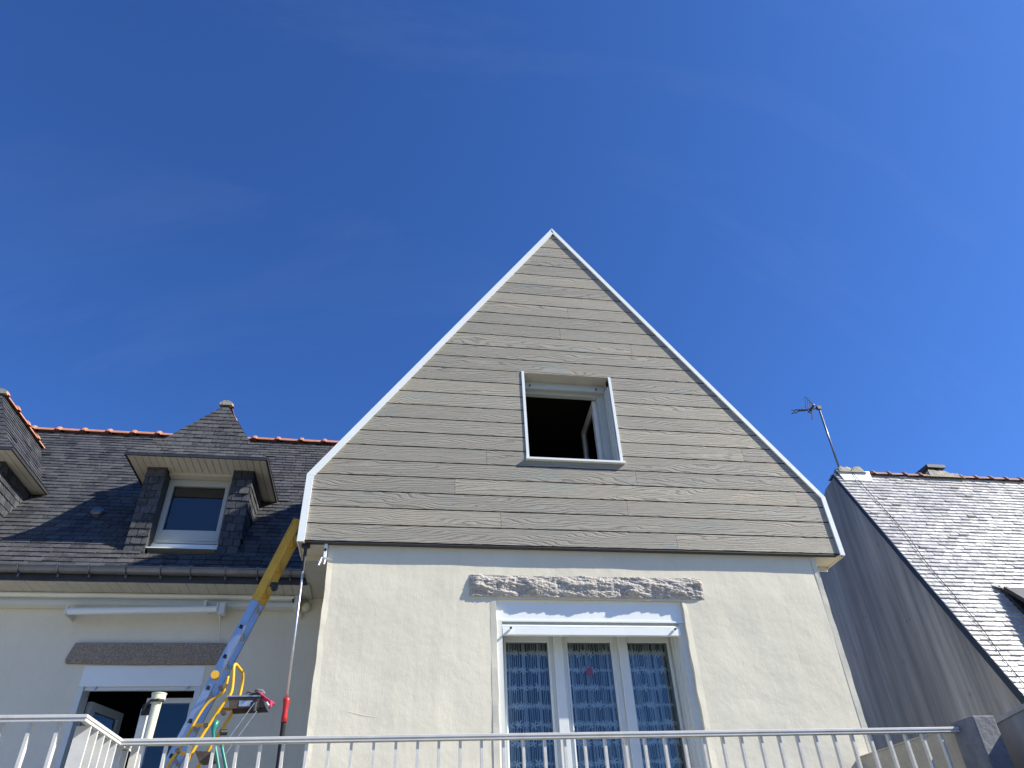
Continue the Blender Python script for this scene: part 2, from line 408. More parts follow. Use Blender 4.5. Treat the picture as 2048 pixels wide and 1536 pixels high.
# irregular plaster arris down each corner
def arris(mb, x, y0, y1, z0, z1, sgn, seed):
    n = 60; vs = []; fs = []
    for j in range(n+1):
        z = z0+(z1-z0)*j/n; q = noise.noise(Vector((seed, 0, z*6)))*.008 + noise.noise(Vector((seed, 5, z*1.6)))*.006
        k = noise.noise(Vector((seed, 2, z*5)))*.006
        vs += [(x-sgn*.05, y0-.001, z), (x+sgn*(.002+q), y0-.006+k, z), (x+sgn*(.006+q), y0+.012, z), (x+sgn*.001, y1, z)]
    for j in range(n):
        for i in range(3): fs.append((j*4+i, j*4+i+1, (j+1)*4+i+1, (j+1)*4+i))
    mb.add(vs, fs)
arris(w, WX0, YW, YW+.1, -.3, 2.66, -1, 1.3); arris(w, WX1, YW, YW+.1, -.3, 2.66, 1, 7.7)
arris(w, DX1+.0, YW, YW+.03, -.3, DZ1, -1, 4.2); arris(w, DX0, YW, YW+.03, -.3, DZ1, 1, 9.2)
# hairline relief like old trowelled cracks
for pts in ([(.0-.43, 1.33), (-.36, 1.29), (-.27, 1.275), (-.16, 1.25), (-.06, 1.235), (-.03, 1.215)],):
    w.tube([(a, YW+.003, b) for a, b in pts], .0022, 5)
w.box(WX0, WX0+.25, YW+.30, 10.6, -1.62, 2.95); w.box(WX1-.25, WX1, YW+.30, 10.6, -1.62, 3.2)
wall_front = w.build('wing_wall', MAT['render'], house)
# inside of the wing: dark plaster boxes so that openings look into rooms
i_ = MB()
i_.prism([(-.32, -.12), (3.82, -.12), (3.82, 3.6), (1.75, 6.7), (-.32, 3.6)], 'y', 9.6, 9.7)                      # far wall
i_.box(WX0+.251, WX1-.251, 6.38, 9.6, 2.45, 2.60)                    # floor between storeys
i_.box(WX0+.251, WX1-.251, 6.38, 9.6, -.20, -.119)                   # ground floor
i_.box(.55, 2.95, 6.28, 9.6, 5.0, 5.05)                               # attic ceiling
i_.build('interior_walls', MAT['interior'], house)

# upper gable: backing sheet with window hole, then the boards
UX0, UX1, UZ0, UZ1 = 1.262, 2.212, 3.592, 4.662
def gx(z, inset=0.0):
    """x range of the gable outline at height z"""
    if z <= KL[1]: a = BL[0]+(KL[0]-BL[0])*(z-BL[1])/(KL[1]-BL[1])
    else: a = KL[0]+(APX[0]-KL[0])*(z-KL[1])/(APX[1]-KL[1])
    if z <= KR[1]: b = BR[0]+(KR[0]-BR[0])*(z-BR[1])/(KR[1]-BR[1])
    else: b = KR[0]+(APX[0]-KR[0])*(z-KR[1])/(APX[1]-KR[1])
    return a+inset, b-inset
def strip(mb, z0, z1, y0, y1, xa=None, xb=None, inset=.02, rnd=0.0):
    """horizontal strip of the gable between z0 and z1, cut at xa / xb where given"""
    zs = [z0] + [k for k in (KL[1], KR[1]) if z0 < k < z1] + [z1]
    zs = sorted(zs)
    for a, b in zip(zs[:-1], zs[1:]):
        l0, r0 = gx(a, inset); l1, r1 = gx(b, inset)
        if xa is not None: l0, l1 = max(l0, xa), max(l1, xa)
        if xb is not None: r0, r1 = min(r0, xb), min(r1, xb)
        if r0 <= l0 and r1 <= l1: continue
        if r1 < l1: r1 = l1 = (r1+l1)/2
        if r0 < l0: r0 = l0 = (r0+l0)/2
        mb.prism([(l0, a), (r0, a), (r1, b), (l1, b)], 'y', y0, y1, rnd)
bk = MB()
strip(bk, 2.655, UZ0, YG+.024, YG+.10); strip(bk, UZ0, UZ1, YG+.024, YG+.10, None, UX0); strip(bk, UZ0, UZ1, YG+.024, YG+.10, UX1, None); strip(bk, UZ1, 6.93, YG+.024, YG+.10)
bk.build('gable_backing', MAT['black'], house)
cl = MB(); PIT = .1675; zr = 2.658; row = 0
joints = {0: [2.65], 1: [.96], 2: [2.21], 3: [.53, 4.03], 4: [2.35], 5: [.84], 6: [3.57], 14: [2.54], 15: [1.72], 17: [1.84]}
while zr < 6.86:
    z0, z1 = zr+.0058, min(zr+PIT-.0058, 6.9)
    segs = [(None, None)]
    if z0 < UZ1-.03 and z1 > UZ0+.03:
        segs = [(None, UX0-.012), (UX1+.012, None)]
    cuts = joints.get(row, [])
    fin = []
    for a, b in segs:
        cur = a
        for c in cuts:
            if (a is None or c > a) and (b is None or c < b): fin.append((cur, c-.0012)); cur = c+.0012
        fin.append((cur, b))
    for a, b in fin:
        rn = random.random(); yo = random.uniform(-.0006, .0006)
        if len(segs) == 2 and (z0 < UZ0 or z1 > UZ1):
            # rows cut round the opening
            mid0, mid1 = (z0, UZ0-.012) if z0 < UZ0 else (UZ1+.012, z1)
            if b is not None and abs(b-(UX0-.012)) < 1e-6:
                strip(cl, z0, z1, YG+yo, YG+.006, a, b, rnd=rn)
                strip(cl, mid0, mid1, YG+yo, YG+.006, b, UX1+.012, rnd=rn); continue
        strip(cl, z0, z1, YG+yo, YG+.006, a, b, rnd=rn)
    zr += PIT; row += 1
cladding = cl.build('cladding', MAT['clad'], house)
tag(cladding, 'grey-beige wood-grain boards laid flush with thin dark joints')
# white metal edge trims: four mitred lengths, front flange and outer return
def trim(p, q, wd, sgn, y0=-.019, y1=.10, miter0=(0, 0), miter1=(0, 0)):
    mb = MB(); p = Vector((p[0], 0, p[1])); q = Vector((q[0], 0, q[1])); d = (q-p).normalized(); n = Vector((d.z, 0, -d.x))*sgn
    a0 = p; a1 = q; b0 = p + n*wd + d*miter0[0]; b1 = q + n*wd + d*miter1[0]
    mb.prism([(a0.x, a0.z), (a1.x, a1.z), (b1.x, b1.z), (b0.x, b0.z)], 'y', YG+y0, YG+y0+.004)
    c0 = p + n*.006; c1 = q + n*.006
    mb.prism([(a0.x, a0.z), (a1.x, a1.z), (c1.x, c1.z), (c0.x, c0.z)], 'y', YG+y0+.004, YG+y1)
    b0i = b0 - n*.006; b1i = b1 - n*.006
    mb.prism([(b0.x, b0.z), (b1.x, b1.z), (b1i.x, b1i.z), (b0i.x, b0i.z)], 'y', YG+y0+.004, YG-.001)
    return mb
OK = lambda P, dx: (P[0]+dx, P[1])
L0, L1, L2 = (BL[0]-.018, 2.640), (KL[0]-.018, KL[1]+.012), (APX[0]-.002, APX[1]+.035)
R0, R1, R2 = (BR[0]+.018, 2.640), (KR[0]+.018, KR[1]+.012), (APX[0]+.002, APX[1]+.045)
trim(L0, L1, .062, 1, miter1=(-.02, 0)).build('edge_trim', MAT['white'], house)
trim(OK(L1, .0005), L2, .060, 1, miter0=(.02, 0), miter1=(-.055, 0)).build('edge_trim', MAT['white'], house)
trim(R0, R1, .048, -1, miter1=(-.015, 0)).build('edge_trim', MAT['white'], house)
trim(OK(R1, -.0005), R2, .046, -1, miter0=(.015, 0), miter1=(-.045, 0)).build('edge_trim', MAT['white'], house)
# thin dark strip that draws the shadow line under the bottom board
b_ = MB(); b_.box(BL[0]+.05, BR[0]-.04, YG+.002, YG+.060, 2.646, 2.6535)
b_.build('shadow_line_strip', MAT['dark_metal'], house)

# wing roof: two steep slopes and short vertical cheeks, slates on both
rf = MB()
def slab(mb, p, q, y0, y1, th=.05):
    p = Vector((p[0], 0, p[1])); q = Vector((q[0], 0, q[1])); d = (q-p).normalized(); n = Vector((d.z, 0, -d.x))
    if n.x*(p.x+q.x-2*APX[0]) > 0: n = -n
    a, b = p+n*th, q+n*th
    mb.prism([(p.x, p.z), (q.x, q.z), (b.x, b.z), (a.x, a.z)], 'y', y0, y1)
YR1 = 10.6
slab(rf, (KL[0]-.01, KL[1]), APX, YG+.102, YR1); slab(rf, (KR[0]+.01, KR[1]), (APX[0]+.001, APX[1]), YG+.102, YR1)
slab(rf, (BL[0]-.01, 2.98), (KL[0]-.0105, KL[1]), YG+.302, YR1); slab(rf, (BR[0]+.01, 2.98), (KR[0]+.0105, KR[1]), YG+.302, YR1)
slab(rf, (BL[0]-.01, 2.66), (KL[0]-.0105, KL[1]-.001), YG+.102, YG+.300); slab(rf, (BR[0]+.01, 2.66), (KR[0]+.0105, KR[1]-.001), YG+.102, YG+.300)
rf.build('wing_roof_deck', MAT['dark_metal'], house)
ws = MB()
dl = Vector((APX[0]-KL[0], 0, APX[1]-KL[1])); Lw = dl.length
slates(ws, (KL[0]-.014, YR1, KL[1]), (0, -1, 0), dl, [(0, 0), (YR1-YG-.10, 0), (YR1-YG-.10, Lw), (0, Lw)])
dr = Vector((APX[0]-KR[0], 0, APX[1]-KR[1])); Lw = dr.length
slates(ws, (KR[0]+.014, YG+.10, KR[1]), (0, 1, 0), dr, [(0, 0), (YR1-YG-.10, 0), (YR1-YG-.10, Lw), (0, Lw)])
slates(ws, (BL[0]-.013, YR1, 2.66), (0, -1, 0), (0, 0, 1), [(0, .32), (YR1-YG-.30, .32), (YR1-YG-.30, 0), (YR1-YG-.10, 0), (YR1-YG-.10, .635), (0, .635)][:0] or [(0, .32), (YR1-YG-.10, .32), (YR1-YG-.10, .635), (0, .635)])
slates(ws, (BR[0]+.013, YG+.10, 2.66), (0, 1, 0), (0, 0, 1), [(0, .32), (YR1-YG-.10, .32), (YR1-YG-.10, .60), (0, .60)])
ws.build('wing_roof', MAT['slate'], house)
rt = MB(); ridge_tiles(rt, (APX[0], YG+.12, APX[1]-.01), (APX[0], YR1, APX[1]-.01)); rt.build('ridge_tiles', MAT['terra'], house, smooth=False)
# boxed eaves under the gable corners
for nm, xa, xb, s in (('eave_box', BL[0]-.012, WX0, -1), ('eave_box', WX1, BR[0]+.012, 1)):
    e = MB()
    e.box(min(xa, xb)+.006, max(xa, xb)-.001, YG+.026, YG+.30, 2.648, 2.658)
    xo = xa if s < 0 else xb
    e.box(xo-.012 if s > 0 else xo, xo if s > 0 else xo+.012, YG+.026, YG+.31, 2.630, 2.80)
    e.box(min(xa, xb)+.013, max(xa, xb)-.013, YG+.301, YG+.312, 2.60, 2.80)
    e.build(nm, MAT['cream'], house)
e = MB(); e.box(-.92, WX0-.001, YG+.313, YL-.001, 2.975, 2.99)
e.box(-.932, -.921, 7.2, 8.2, 2.972, 3.35); e.build('side_soffit', MAT['soffit_grey'], house)
e = MB(); e.box(WX1+.001, BR[0]-.01, YG+.313, 9.5, 2.975, 2.99); e.build('side_soffit', MAT['soffit_grey'], house)

# rough stone lintel over the wing door
def rough_stone(name, x0, x1, z0, z1, y, depth, mat, parent, rough=1.0, nx=230, nz=40, seed=0):
    mb = MB(); vs = []; fs = []
    for j in range(nz+1):
        for i in range(nx+1):
            a, b = i/nx, j/nz
            x = x0+(x1-x0)*a; z = z0+(z1-z0)*b
            edge = min(a*(x1-x0), (1-a)*(x1-x0))
            if rough > .5:
                fr = noise.fractal(Vector((x*5.5+z*8+seed, z*17, 1.7)), .8, 2.2, 7)*.5
                fr2 = noise.fractal(Vector((x*26+z*20+seed, z*55, .3)), .6, 2.0, 4)*.5
                md = min(.85, max(.22, .52+.55*noise.fractal(Vector((x*3.1+seed, 0, 2)), .9, 2.0, 4)))
                pk = depth*(1.0+.7*noise.fractal(Vector((x*4.3+seed, 0, 9)), .9, 2.0, 5))
                lo_, tp_ = depth*.38, depth*.22
                h = lo_+(pk-lo_)*(b/md)**.7 if b < md else tp_+(pk-tp_)*(1-((b-md)/(1-md))**1.4)
                h = max(.006, (h+fr*.036+fr2*.012)*min(1, .55+edge/.06))
            else: h = depth
            zz = z + (noise.noise(Vector((x*9+seed, 3, z*9)))*.006*rough if 0 < j else 0)
            vs.append((x + (noise.noise(Vector((seed, z*14, 2)))*.010*rough if i in (0, nx) else 0), y-h, zz))
    for j in range(nz):
        for i in range(nx): fs.append((j*(nx+1)+i, j*(nx+1)+i+1, (j+1)*(nx+1)+i+1, (j+1)*(nx+1)+i))
    # close to the wall all round
    ring = [i for i in range(nx+1)] + [(j)*(nx+1)+nx for j in range(1, nz+1)] + [nz*(nx+1)+i for i in range(nx-1, -1, -1)] + [j*(nx+1) for j in range(nz-1, 0, -1)]
    base = len(vs)
    for k in ring: vs.append((vs[k][0], y+.02, vs[k][2]))
    n = len(ring)
    for k in range(n): fs.append((ring[k], base+k, base+(k+1) % n, ring[(k+1) % n]))
    mb.add(vs, fs); return mb.build(name, mat, parent)
lt = rough_stone('stone_lintel', .672, 2.838, 2.205, 2.402, YW, .038, MAT['granite'], house)
tag(lt, 'rock-faced grey granite lintel over the curtained door')

# ---- French door of the wing, with roller shutter box
fd = MB()
fd.box(DX0, DX0+.052, YW+.020, YW+.29, -.12, 2.010); fd.box(DX1-.052, DX1, YW+.040, YW+.29, -.12, 2.010); fd.box(DX0+.052, DX1-.052, YW+.05, YW+.28, -.118, -.09)
french = fd.build('french_door', MAT['upvc'], house); tag(french, 'white three-leaf glazed door under a rough granite lintel')
sb = MB(); sb.box(DX0+.001, DX1-.001, YW+.032, YW+.26, 2.012, DZ1+.03); sb.box(DX0+.001, DX1-.001, YW+.022, YW+.0315, 1.998, 2.0115)
sb.build('shutter_box', MAT['white'], french)
rb = MB(); rb.box(DX0+.053, DX1-.053, YW+.065, YW+.10, 1.90, 2.011)
rb.box(DX0+.055, DX1-.055, YW+.018, YW+.064, 1.885, 1.943); rb.tube([(DX0+.055, YW+.040, 1.957), (DX1-.055, YW+.040, 1.957)], .017, 12)
rb.build('roller_shutter', MAT['white'], french)
for x in (DX0+.12, DX1-.12):
    st = MB(); st.tube([(x, YW+.018, 1.925), (x, YW-.030, 1.925)], .010, 10); st.build('shutter_stop', MAT['black' if False else 'white'], french)
    st = MB(); st.tube([(x, YW-.0305, 1.925), (x, YW-.036, 1.925)], .0105, 10); st.build('stop_buffer', MAT['black'], french)
# right-hand shutter guide with grooves
gd = MB()
gd.box(DX1-.0560, DX1-.0521, YW+.06, YW+.27, -.12, 1.93)
for k in range(4): gd.box(DX1-.0575-.012*(k % 2), DX1-.0561, YW+.07+.05*k, YW+.10+.05*k, -.12, 1.93)
gd.build('shutter_guide', MAT['upvc'], french)
YD = YW+.295
leaves = [(.955, 1.493), (1.493, 2.092), (2.092, 2.66)]
gpanes = [(1.023, 1.402), (1.584, 1.984), (2.143, 2.525)]
hd = MB(); hd.box(.955, 2.60, YD+.001, YD+.07, 1.985, 2.10); hd.build('door_head', MAT['upvc'], french)
for (xa, xb), (ga, gb) in zip(leaves, gpanes):
    lf = MB()
    lf.box(xa+.003, ga, YD, YD+.06, -.10, 1.98); lf.box(gb, xb-.003, YD, YD+.06, -.10, 1.98)
    lf.box(ga, gb, YD+.001, YD+.059, 1.905, 1.98); lf.box(ga, gb, YD+.001, YD+.059, -.10, .02)
    lf.box(ga-.018, ga-.008, YD-.010, YD-.0005, -.1, 1.97); lf.box(gb+.010, gb+.018, YD-.010, YD-.0005, -.1, 1.97)
    if xb < 2.5: lf.box(xb-.045, xb+.040, YD-.026, YD-.0105, -.10, 1.98)
    leaf = lf.build('door_leaf', MAT['upvc'], french, bevel=.003)
    gp = MB(); gp.box(ga, gb, YD+.018, YD+.021, .02, 1.905); pane = gp.build('pane', MAT['glass'], french)
stk = MB(); stk.tube([(1.768, YD+.0172, 1.655), (1.768, YD+.0155, 1.655)], .032, 24)
stk.build('sticker', plain('faded_red_sticker', (.20, .05, .10), .5), french)

# lace string curtains behind each pane
def lace(ga, gb, seed, label):
    rg = random.Random(seed); mb = MB(); y = YD+.075
    x = ga-.02
    while x < gb+.02:
        x += rg.uniform(.0045, .009) if math.sin(x*41+seed)+math.sin(x*97) > .5 else rg.uniform(.011, .023)
        n = 12; ph = rg.uniform(0, 6); am = rg.uniform(.0008, .0035)
        wv = rg.uniform(.0013, .0027)
        pts = []
        for k in range(n+1):
            z = .1+1.88*k/n
            pts.append((x+math.sin(ph+z*5)*am, y+rg.uniform(-.002, .002)+.012*math.sin(x*38), z))
        for a, b in zip(pts[:-1], pts[1:]): mb.add([(a[0]-wv, a[1], a[2]), (a[0]+wv, a[1]+.0005, a[2]), (b[0]+wv, b[1]+.0005, b[2]), (b[0]-wv, b[1], b[2]), (a[0], a[1]+.002, a[2]), (b[0], b[1]+.002, b[2])], [(0,1,2,3), (1,4,5,2), (4,0,3,5)])
    z = 1.90-.045
    zz = [1.83-.148*k+d for k in range(12) for d in (0,)]
    for z in zz:
        x = ga-.01
        while x < gb+.01:
            big_ = rg.random() < .45; r = rg.uniform(.030, .044) if big_ else rg.uniform(.014, .024)
            cx, cz = x, z+rg.uniform(-.007, .007); yy = y-.004+.012*math.sin(cx*38); pet = rg.choice((5, 6, 7))
            N = 26; vs = [(cx, yy, cz)]
            for k in range(N):
                a = 2*math.pi*k/N; q = r*(.62+.38*math.cos(a*pet+x*50))*rg.uniform(.8, 1.1)
                vs.append((cx+math.cos(a)*q, yy+rg.uniform(-.001, .001), cz+math.sin(a)*q))
            mb.add(vs, [(0, 1+k, 1+(k+1) % N) for k in range(N)])
            x += r*rg.uniform(.85, 1.3)
    o = mb.build('lace_curtain', MAT['thread'], loc=((ga+gb)/2, y, 2.0))
    tag(o, label, 'curtain', 'white lace curtains behind the door panes')
lace(*gpanes[0], 3, 'white string lace curtain behind the left pane of the wing door')
lace(*gpanes[1], 4, 'white string lace curtain behind the middle pane with the red sticker')
lace(*gpanes[2], 5, 'white string lace curtain behind the right pane of the wing door')

# ---- upper window in the gable
uw = MB(); YU = YG+.20
uw.box(UX0-.03, UX0+.045, YU, YU+.07, UZ0-.03, UZ1+.02); uw.box(UX1-.09, UX1+.03, YU, YU+.07, UZ0-.03, UZ1+.02)
uw.box(UX0+.045, UX1-.09, YU+.001, YU+.069, UZ0-.03, UZ0+.06); uw.box(UX0+.045, UX1-.09, YU+.001, YU+.069, 4.535, UZ1+.02)
upw = uw.build('upper_window', MAT['upvc_shade'], house, bevel=.003); tag(upw, 'open gable window with white frame and roller shutter box')
rv = MB(); rv.box(UX0-.012, UX0, YG+.005, YU, UZ0-.012, UZ1+.012); rv.box(UX1, UX1+.012, YG+.005, YU, UZ0-.012, UZ1+.012)
rv.box(UX0, UX1, YG+.026, YU+.08, UZ0-.012, UZ0)
rv.build('reveal', MAT['upvc_shade'], upw)
rv = MB(); rv.box(UX0+.001, UX1-.001, YG+.003, YU-.001, UZ1-.002, UZ1+.0115); rv.build('reveal_head', MAT['soffit_grey'], upw)
sg = MB()
sg.box(UX1-.004, UX1-.0005, YG+.03, YG+.198, UZ0+.001, UZ1-.10)
for k in range(3): sg.box(UX1-.012-.006*(k % 2), UX1-.0041, YG+.035+.055*k, YG+.070+.055*k, UZ0+.001, UZ1-.10)
sg.build('shutter_guide', MAT['upvc'], upw)
sx = MB(); sx.box(UX0+.0006, UX1-.0006, YG+.155, YU-.001, 4.575, UZ1-.003); sx.box(UX0+.013, UX1-.02, YG+.140, YG+.154, 4.560, 4.615)
sx.build('shutter_box', MAT['upvc_shade'], upw)
for x in (UX0+.09, UX1-.11):
    st = MB(); st.tube([(x, YG+.140, 4.59), (x, YG+.118, 4.59)], .009, 10); st.build('shutter_stop', MAT['rust'], upw)
tl = MB(); tl.box(UX0-.022, UX0+.006, YG-.010, YG+.004, UZ0-.004, UZ1+.012); tl.build('side_trim', MAT['white'], upw)
tl = MB(); tl.box(UX1-.004, UX1+.024, YG-.012, YG+.004, UZ0-.004, UZ1+.0); tl.build('side_trim', MAT['white'], upw)
tl = MB(); tl.box(UX0-.030, UX1+.040, YG-.036, YG+.004, UZ0-.026, UZ0-.005); tl.build('sill', MAT['white'], upw)
# sash swung inwards on the right
sa = MB(); hx, hy = UX1-.105, YU+.075; ang = R(93); L_ = .66
dx, dy = -math.cos(ang), math.sin(ang)
def sbar(t0, t1, z0, z1, th=.05):
    a = Vector((hx+dx*t0, hy+dy*t0, (z0+z1)/2)); b = Vector((hx+dx*t1, hy+dy*t1, (z0+z1)/2)); sa.bar(a, b, th, z1-z0)
sbar(0, .07, UZ0+.05, 4.53); sbar(L_-.07, L_, UZ0+.05, 4.53); sbar(.07, L_-.07, UZ0+.051, UZ0+.12); sbar(.07, L_-.07, 4.46, 4.529)
sa.build('open_sash', MAT['upvc'], upw)
sp_ = MB(); sp_.bar((hx+dx*.07, hy+dy*.07, 4.085), (hx+dx*(L_-.07), hy+dy*(L_-.07), 4.085), .006, .74); sp_.build('pane', MAT['glass'], upw)

# ================================================================== SET-BACK PART OF THE HOUSE
LX0 = -9.0; LDX0, LDX1, LDZ = -3.135, -1.93, 2.19
lw = MB(); wallgrid(lw, LX0, LDX0, -.3, 3.0, YL, .003, .15); wallgrid(lw, LDX1, WX0, -.3, 3.0, YL, .003, .15); wallgrid(lw, LDX0, LDX1, LDZ, 3.0, YL, .003, .15)
lw.box(LX0, LDX0, YL+.012, YL+.3, -1.62, 3.0); lw.box(LDX1, WX0-.001, YL+.012, YL+.3, -1.62, 3.0); lw.box(LDX0, LDX1, YL+.012, YL+.3, LDZ, 3.0)
lw.box(LX0, LX0+.2, YL+.3, 12.6, -1.62, 3.1); lw.box(LX0, WX0+.2, 12.6, 12.8, -1.62, 3.2)
lw.build('rear_wall', MAT['render_back'], house)
li = MB(); li.box(LX0+.2, WX0, 11.2, 11.3, -.12, 3.0); li.box(LX0+.2, WX0, 8.66, 11.2, 2.7, 2.8); li.box(LX0+.2, WX0, 8.66, 11.2, -.2, -.119)
li.build('interior_walls', MAT['interior'], house)
lt2 = MB()
lt2.prism([(-3.325, 2.245), (-3.335, 2.285), (-3.285, 2.452), (-3.10, 2.456), (-1.76, 2.456), (-1.74, 2.40), (-1.735, 2.236), (-2.6, 2.232)], 'y', YL-.045, YL+.02)
l2 = lt2.build('stone_lintel', MAT['granite_old'], house, bevel=.008); tag(l2, 'smooth brown granite lintel over the left door')
# left door
ld = MB(); ld.box(LDX0, LDX0+.05, YL-.006, YL+.20, -.12, 2.018); ld.box(LDX1-.06, LDX1, YL-.006, YL+.20, -.12, 2.018); ld.box(LDX0+.05, LDX1-.06, YL, YL+.2, -.118, -.09)
ldo = ld.build('french_door', MAT['upvc'], house, bevel=.003); tag(ldo, 'white two-leaf door half hidden behind the ladder')
q = MB(); q.box(LDX0+.001, LDX1-.001, YL-.003, YL+.20, 2.02, 2.228); q.build('shutter_box', MAT['white'], ldo)
q = MB(); q.box(LDX0+.051, LDX1-.061, YL+.02, YL+.05, 1.985, 2.0185); q.build('roller_shutter', MAT['upvc'], ldo)
for x in (LDX0+.16, LDX1-.14):
    q = MB(); q.tube([(x, YL+.02, 2.005), (x, YL-.012, 2.005)], .013, 10); q.build('shutter_stop', MAT['galv'], ldo)
yd = YL+.20
q = MB(); q.box(-2.50, -2.40, yd, yd+.06, -.1, 1.95); q.box(LDX1-.13, LDX1-.061, yd, yd+.06, -.1, 1.95); q.box(-2.40, LDX1-.13, yd+.001, yd+.059, 1.90, 1.95); q.box(-2.40, LDX1-.13, yd+.001, yd+.059, -.1, .02)
q.build('door_leaf', MAT['upvc'], ldo)
q = MB(); q.box(-2.40, LDX1-.13, yd+.02, yd+.024, .02, 1.90); q.build('pane', MAT['glass'], ldo)
q = MB(); hx, hy = LDX0+.07, yd+.03; an = R(75); dxx, dyy = math.cos(an), math.sin(an)
for t0, t1 in ((0, .08), (.52, .60)): q.bar((hx+dxx*t0, hy+dyy*t0, .9), (hx+dxx*t1, hy+dyy*t1, .9), .055, 2.05)
q.bar((hx+dxx*.08, hy+dyy*.08, 1.885), (hx+dxx*.52, hy+dyy*.52, 1.885), .055, .08); q.build('open_leaf', MAT['upvc_shade'], ldo)
q = MB(); q.bar((hx+dxx*.08, hy+dyy*.08, .9), (hx+dxx*.52, hy+dyy*.52, .9), .006, 1.88); q.build('pane', MAT['glass'], ldo)

# roof of the set-back part
Y0, Z0, MS = 7.95, 3.12, 1.3
RY, RZ = 10.42, 3.12+1.3*(10.42-7.95)
RX1 = -.90
sl = MB(); V = Vector((0, 1, MS)).normalized(); LEN = (RY-Y0)*math.sqrt(1+MS*MS)
slates(sl, (LX0, Y0-.03, Z0-.03*MS), (1, 0, 0), V, [(0, 0), (RX1-LX0, 0), (RX1-LX0, LEN+.03), (0, LEN+.03)], skip=lambda p: any(-2.87+o < p.x < -2.0+o and 8.19 < p.y < 8.75 for o in (0, -2.86)))
slates(sl, (LX0, Y0-.03, Z0-.03*MS), (1, 0, 0), V, [(RX1-LX0+.001, LEN*.30), (RX1-LX0+2.6, LEN+.03), (RX1-LX0+.001, LEN+.03)])
sl.build('main_roof', MAT['slate'], house)
dk = MB()
def deck(ya, xa, xb, yb=None):
    za = Z0+(ya-Y0)*MS-.012
    if yb is None: dk.prism([(ya, za), (RY, RZ-.012), (RY+2.5, Z0-.012), (RY+2.5, Z0-.1), (RY, RZ-.12), (ya, za-.1)], 'x', xa, xb)
    else: zb_ = Z0+(yb-Y0)*MS-.012; dk.prism([(ya, za), (yb, zb_), (yb, zb_-.1), (ya, za-.1)], 'x', xa, xb)
xs = [LX0, -5.71, -4.87, -2.85, -2.01, RX1]
for i_x in range(5):
    if i_x % 2: deck(Y0, xs[i_x], xs[i_x+1], 8.19); deck(8.75, xs[i_x], xs[i_x+1])
    else: deck(Y0, xs[i_x], xs[i_x+1])
dk.prism([(Y0+.3, Z0+.3*MS-.013), (RY, RZ-.013), (RY+2.5, Z0-.013), (RY+2.5, Z0-.1), (RY, RZ-.12), (Y0+.3, Z0+.28)], 'x', RX1+.001, 1.5)
dk.build('roof_deck', MAT['dark_metal'], house)
rt = MB(); ridge_tiles(rt, (LX0, RY, RZ+.02), (1.0, RY, RZ+.02), .375, .078, reverse=False); rt.build('ridge_tiles', MAT['terra'], house)
# eaves: soffit boards, fascia, gutter
so_ = MB(); x = LX0
while x < -.93:
    so_.box(x, x+.096, 7.86, YL-.002, 2.955+random.uniform(-.0008, .0008), 2.968, random.random()); x += .10
so_.build('soffit', MAT['soffit_grey'], house)
fa = MB(); fa.box(LX0, -.93, 7.83, 7.855, 2.95, 3.10); fa.build('fascia', MAT['dark_metal'], house)
gu = MB(); n = 14; yc, zc, rr_ = 7.775, 3.07, .062
pr_out = [(yc+math.cos(math.pi+math.pi*k/n)*rr_, zc+math.sin(math.pi+math.pi*k/n)*rr_) for k in range(n+1)]
pr_in = [(yc+math.cos(math.pi+math.pi*k/n)*(rr_-.003), zc+math.sin(math.pi+math.pi*k/n)*(rr_-.003)) for k in range(n, -1, -1)]
gu.prism(pr_out+pr_in, 'x', LX0, -.925); gu.tube([(LX0, yc-rr_-.002, zc+.002), (-.925, yc-rr_-.002, zc+.002)], .009, 10)
gutter = gu.build('gutter', MAT['zinc'], house)
for k in range(18):
    bx = -1.12-.337*k + random.uniform(-.03, .03)
    if bx < LX0+.1: break
    q = MB(); pts = [(bx, yc+math.cos(math.pi+math.pi*j/10)*(rr_+.006), zc+math.sin(math.pi+math.pi*j/10)*(rr_+.006)) for j in range(11)]
    for a, b in zip(pts[:-1], pts[1:]): q.bar(a, b, .024, .005, (1, 0, 0))
    q.box(bx-.012, bx+.012, yc-rr_-.014, yc-rr_+.006, zc-.0, zc+.016); q.tube([(bx, yc+.01, zc-rr_-.035), (bx, yc+.01, zc-rr_-.005)], .011, 8)
    q.build('bracket', MAT['zinc'], gutter)

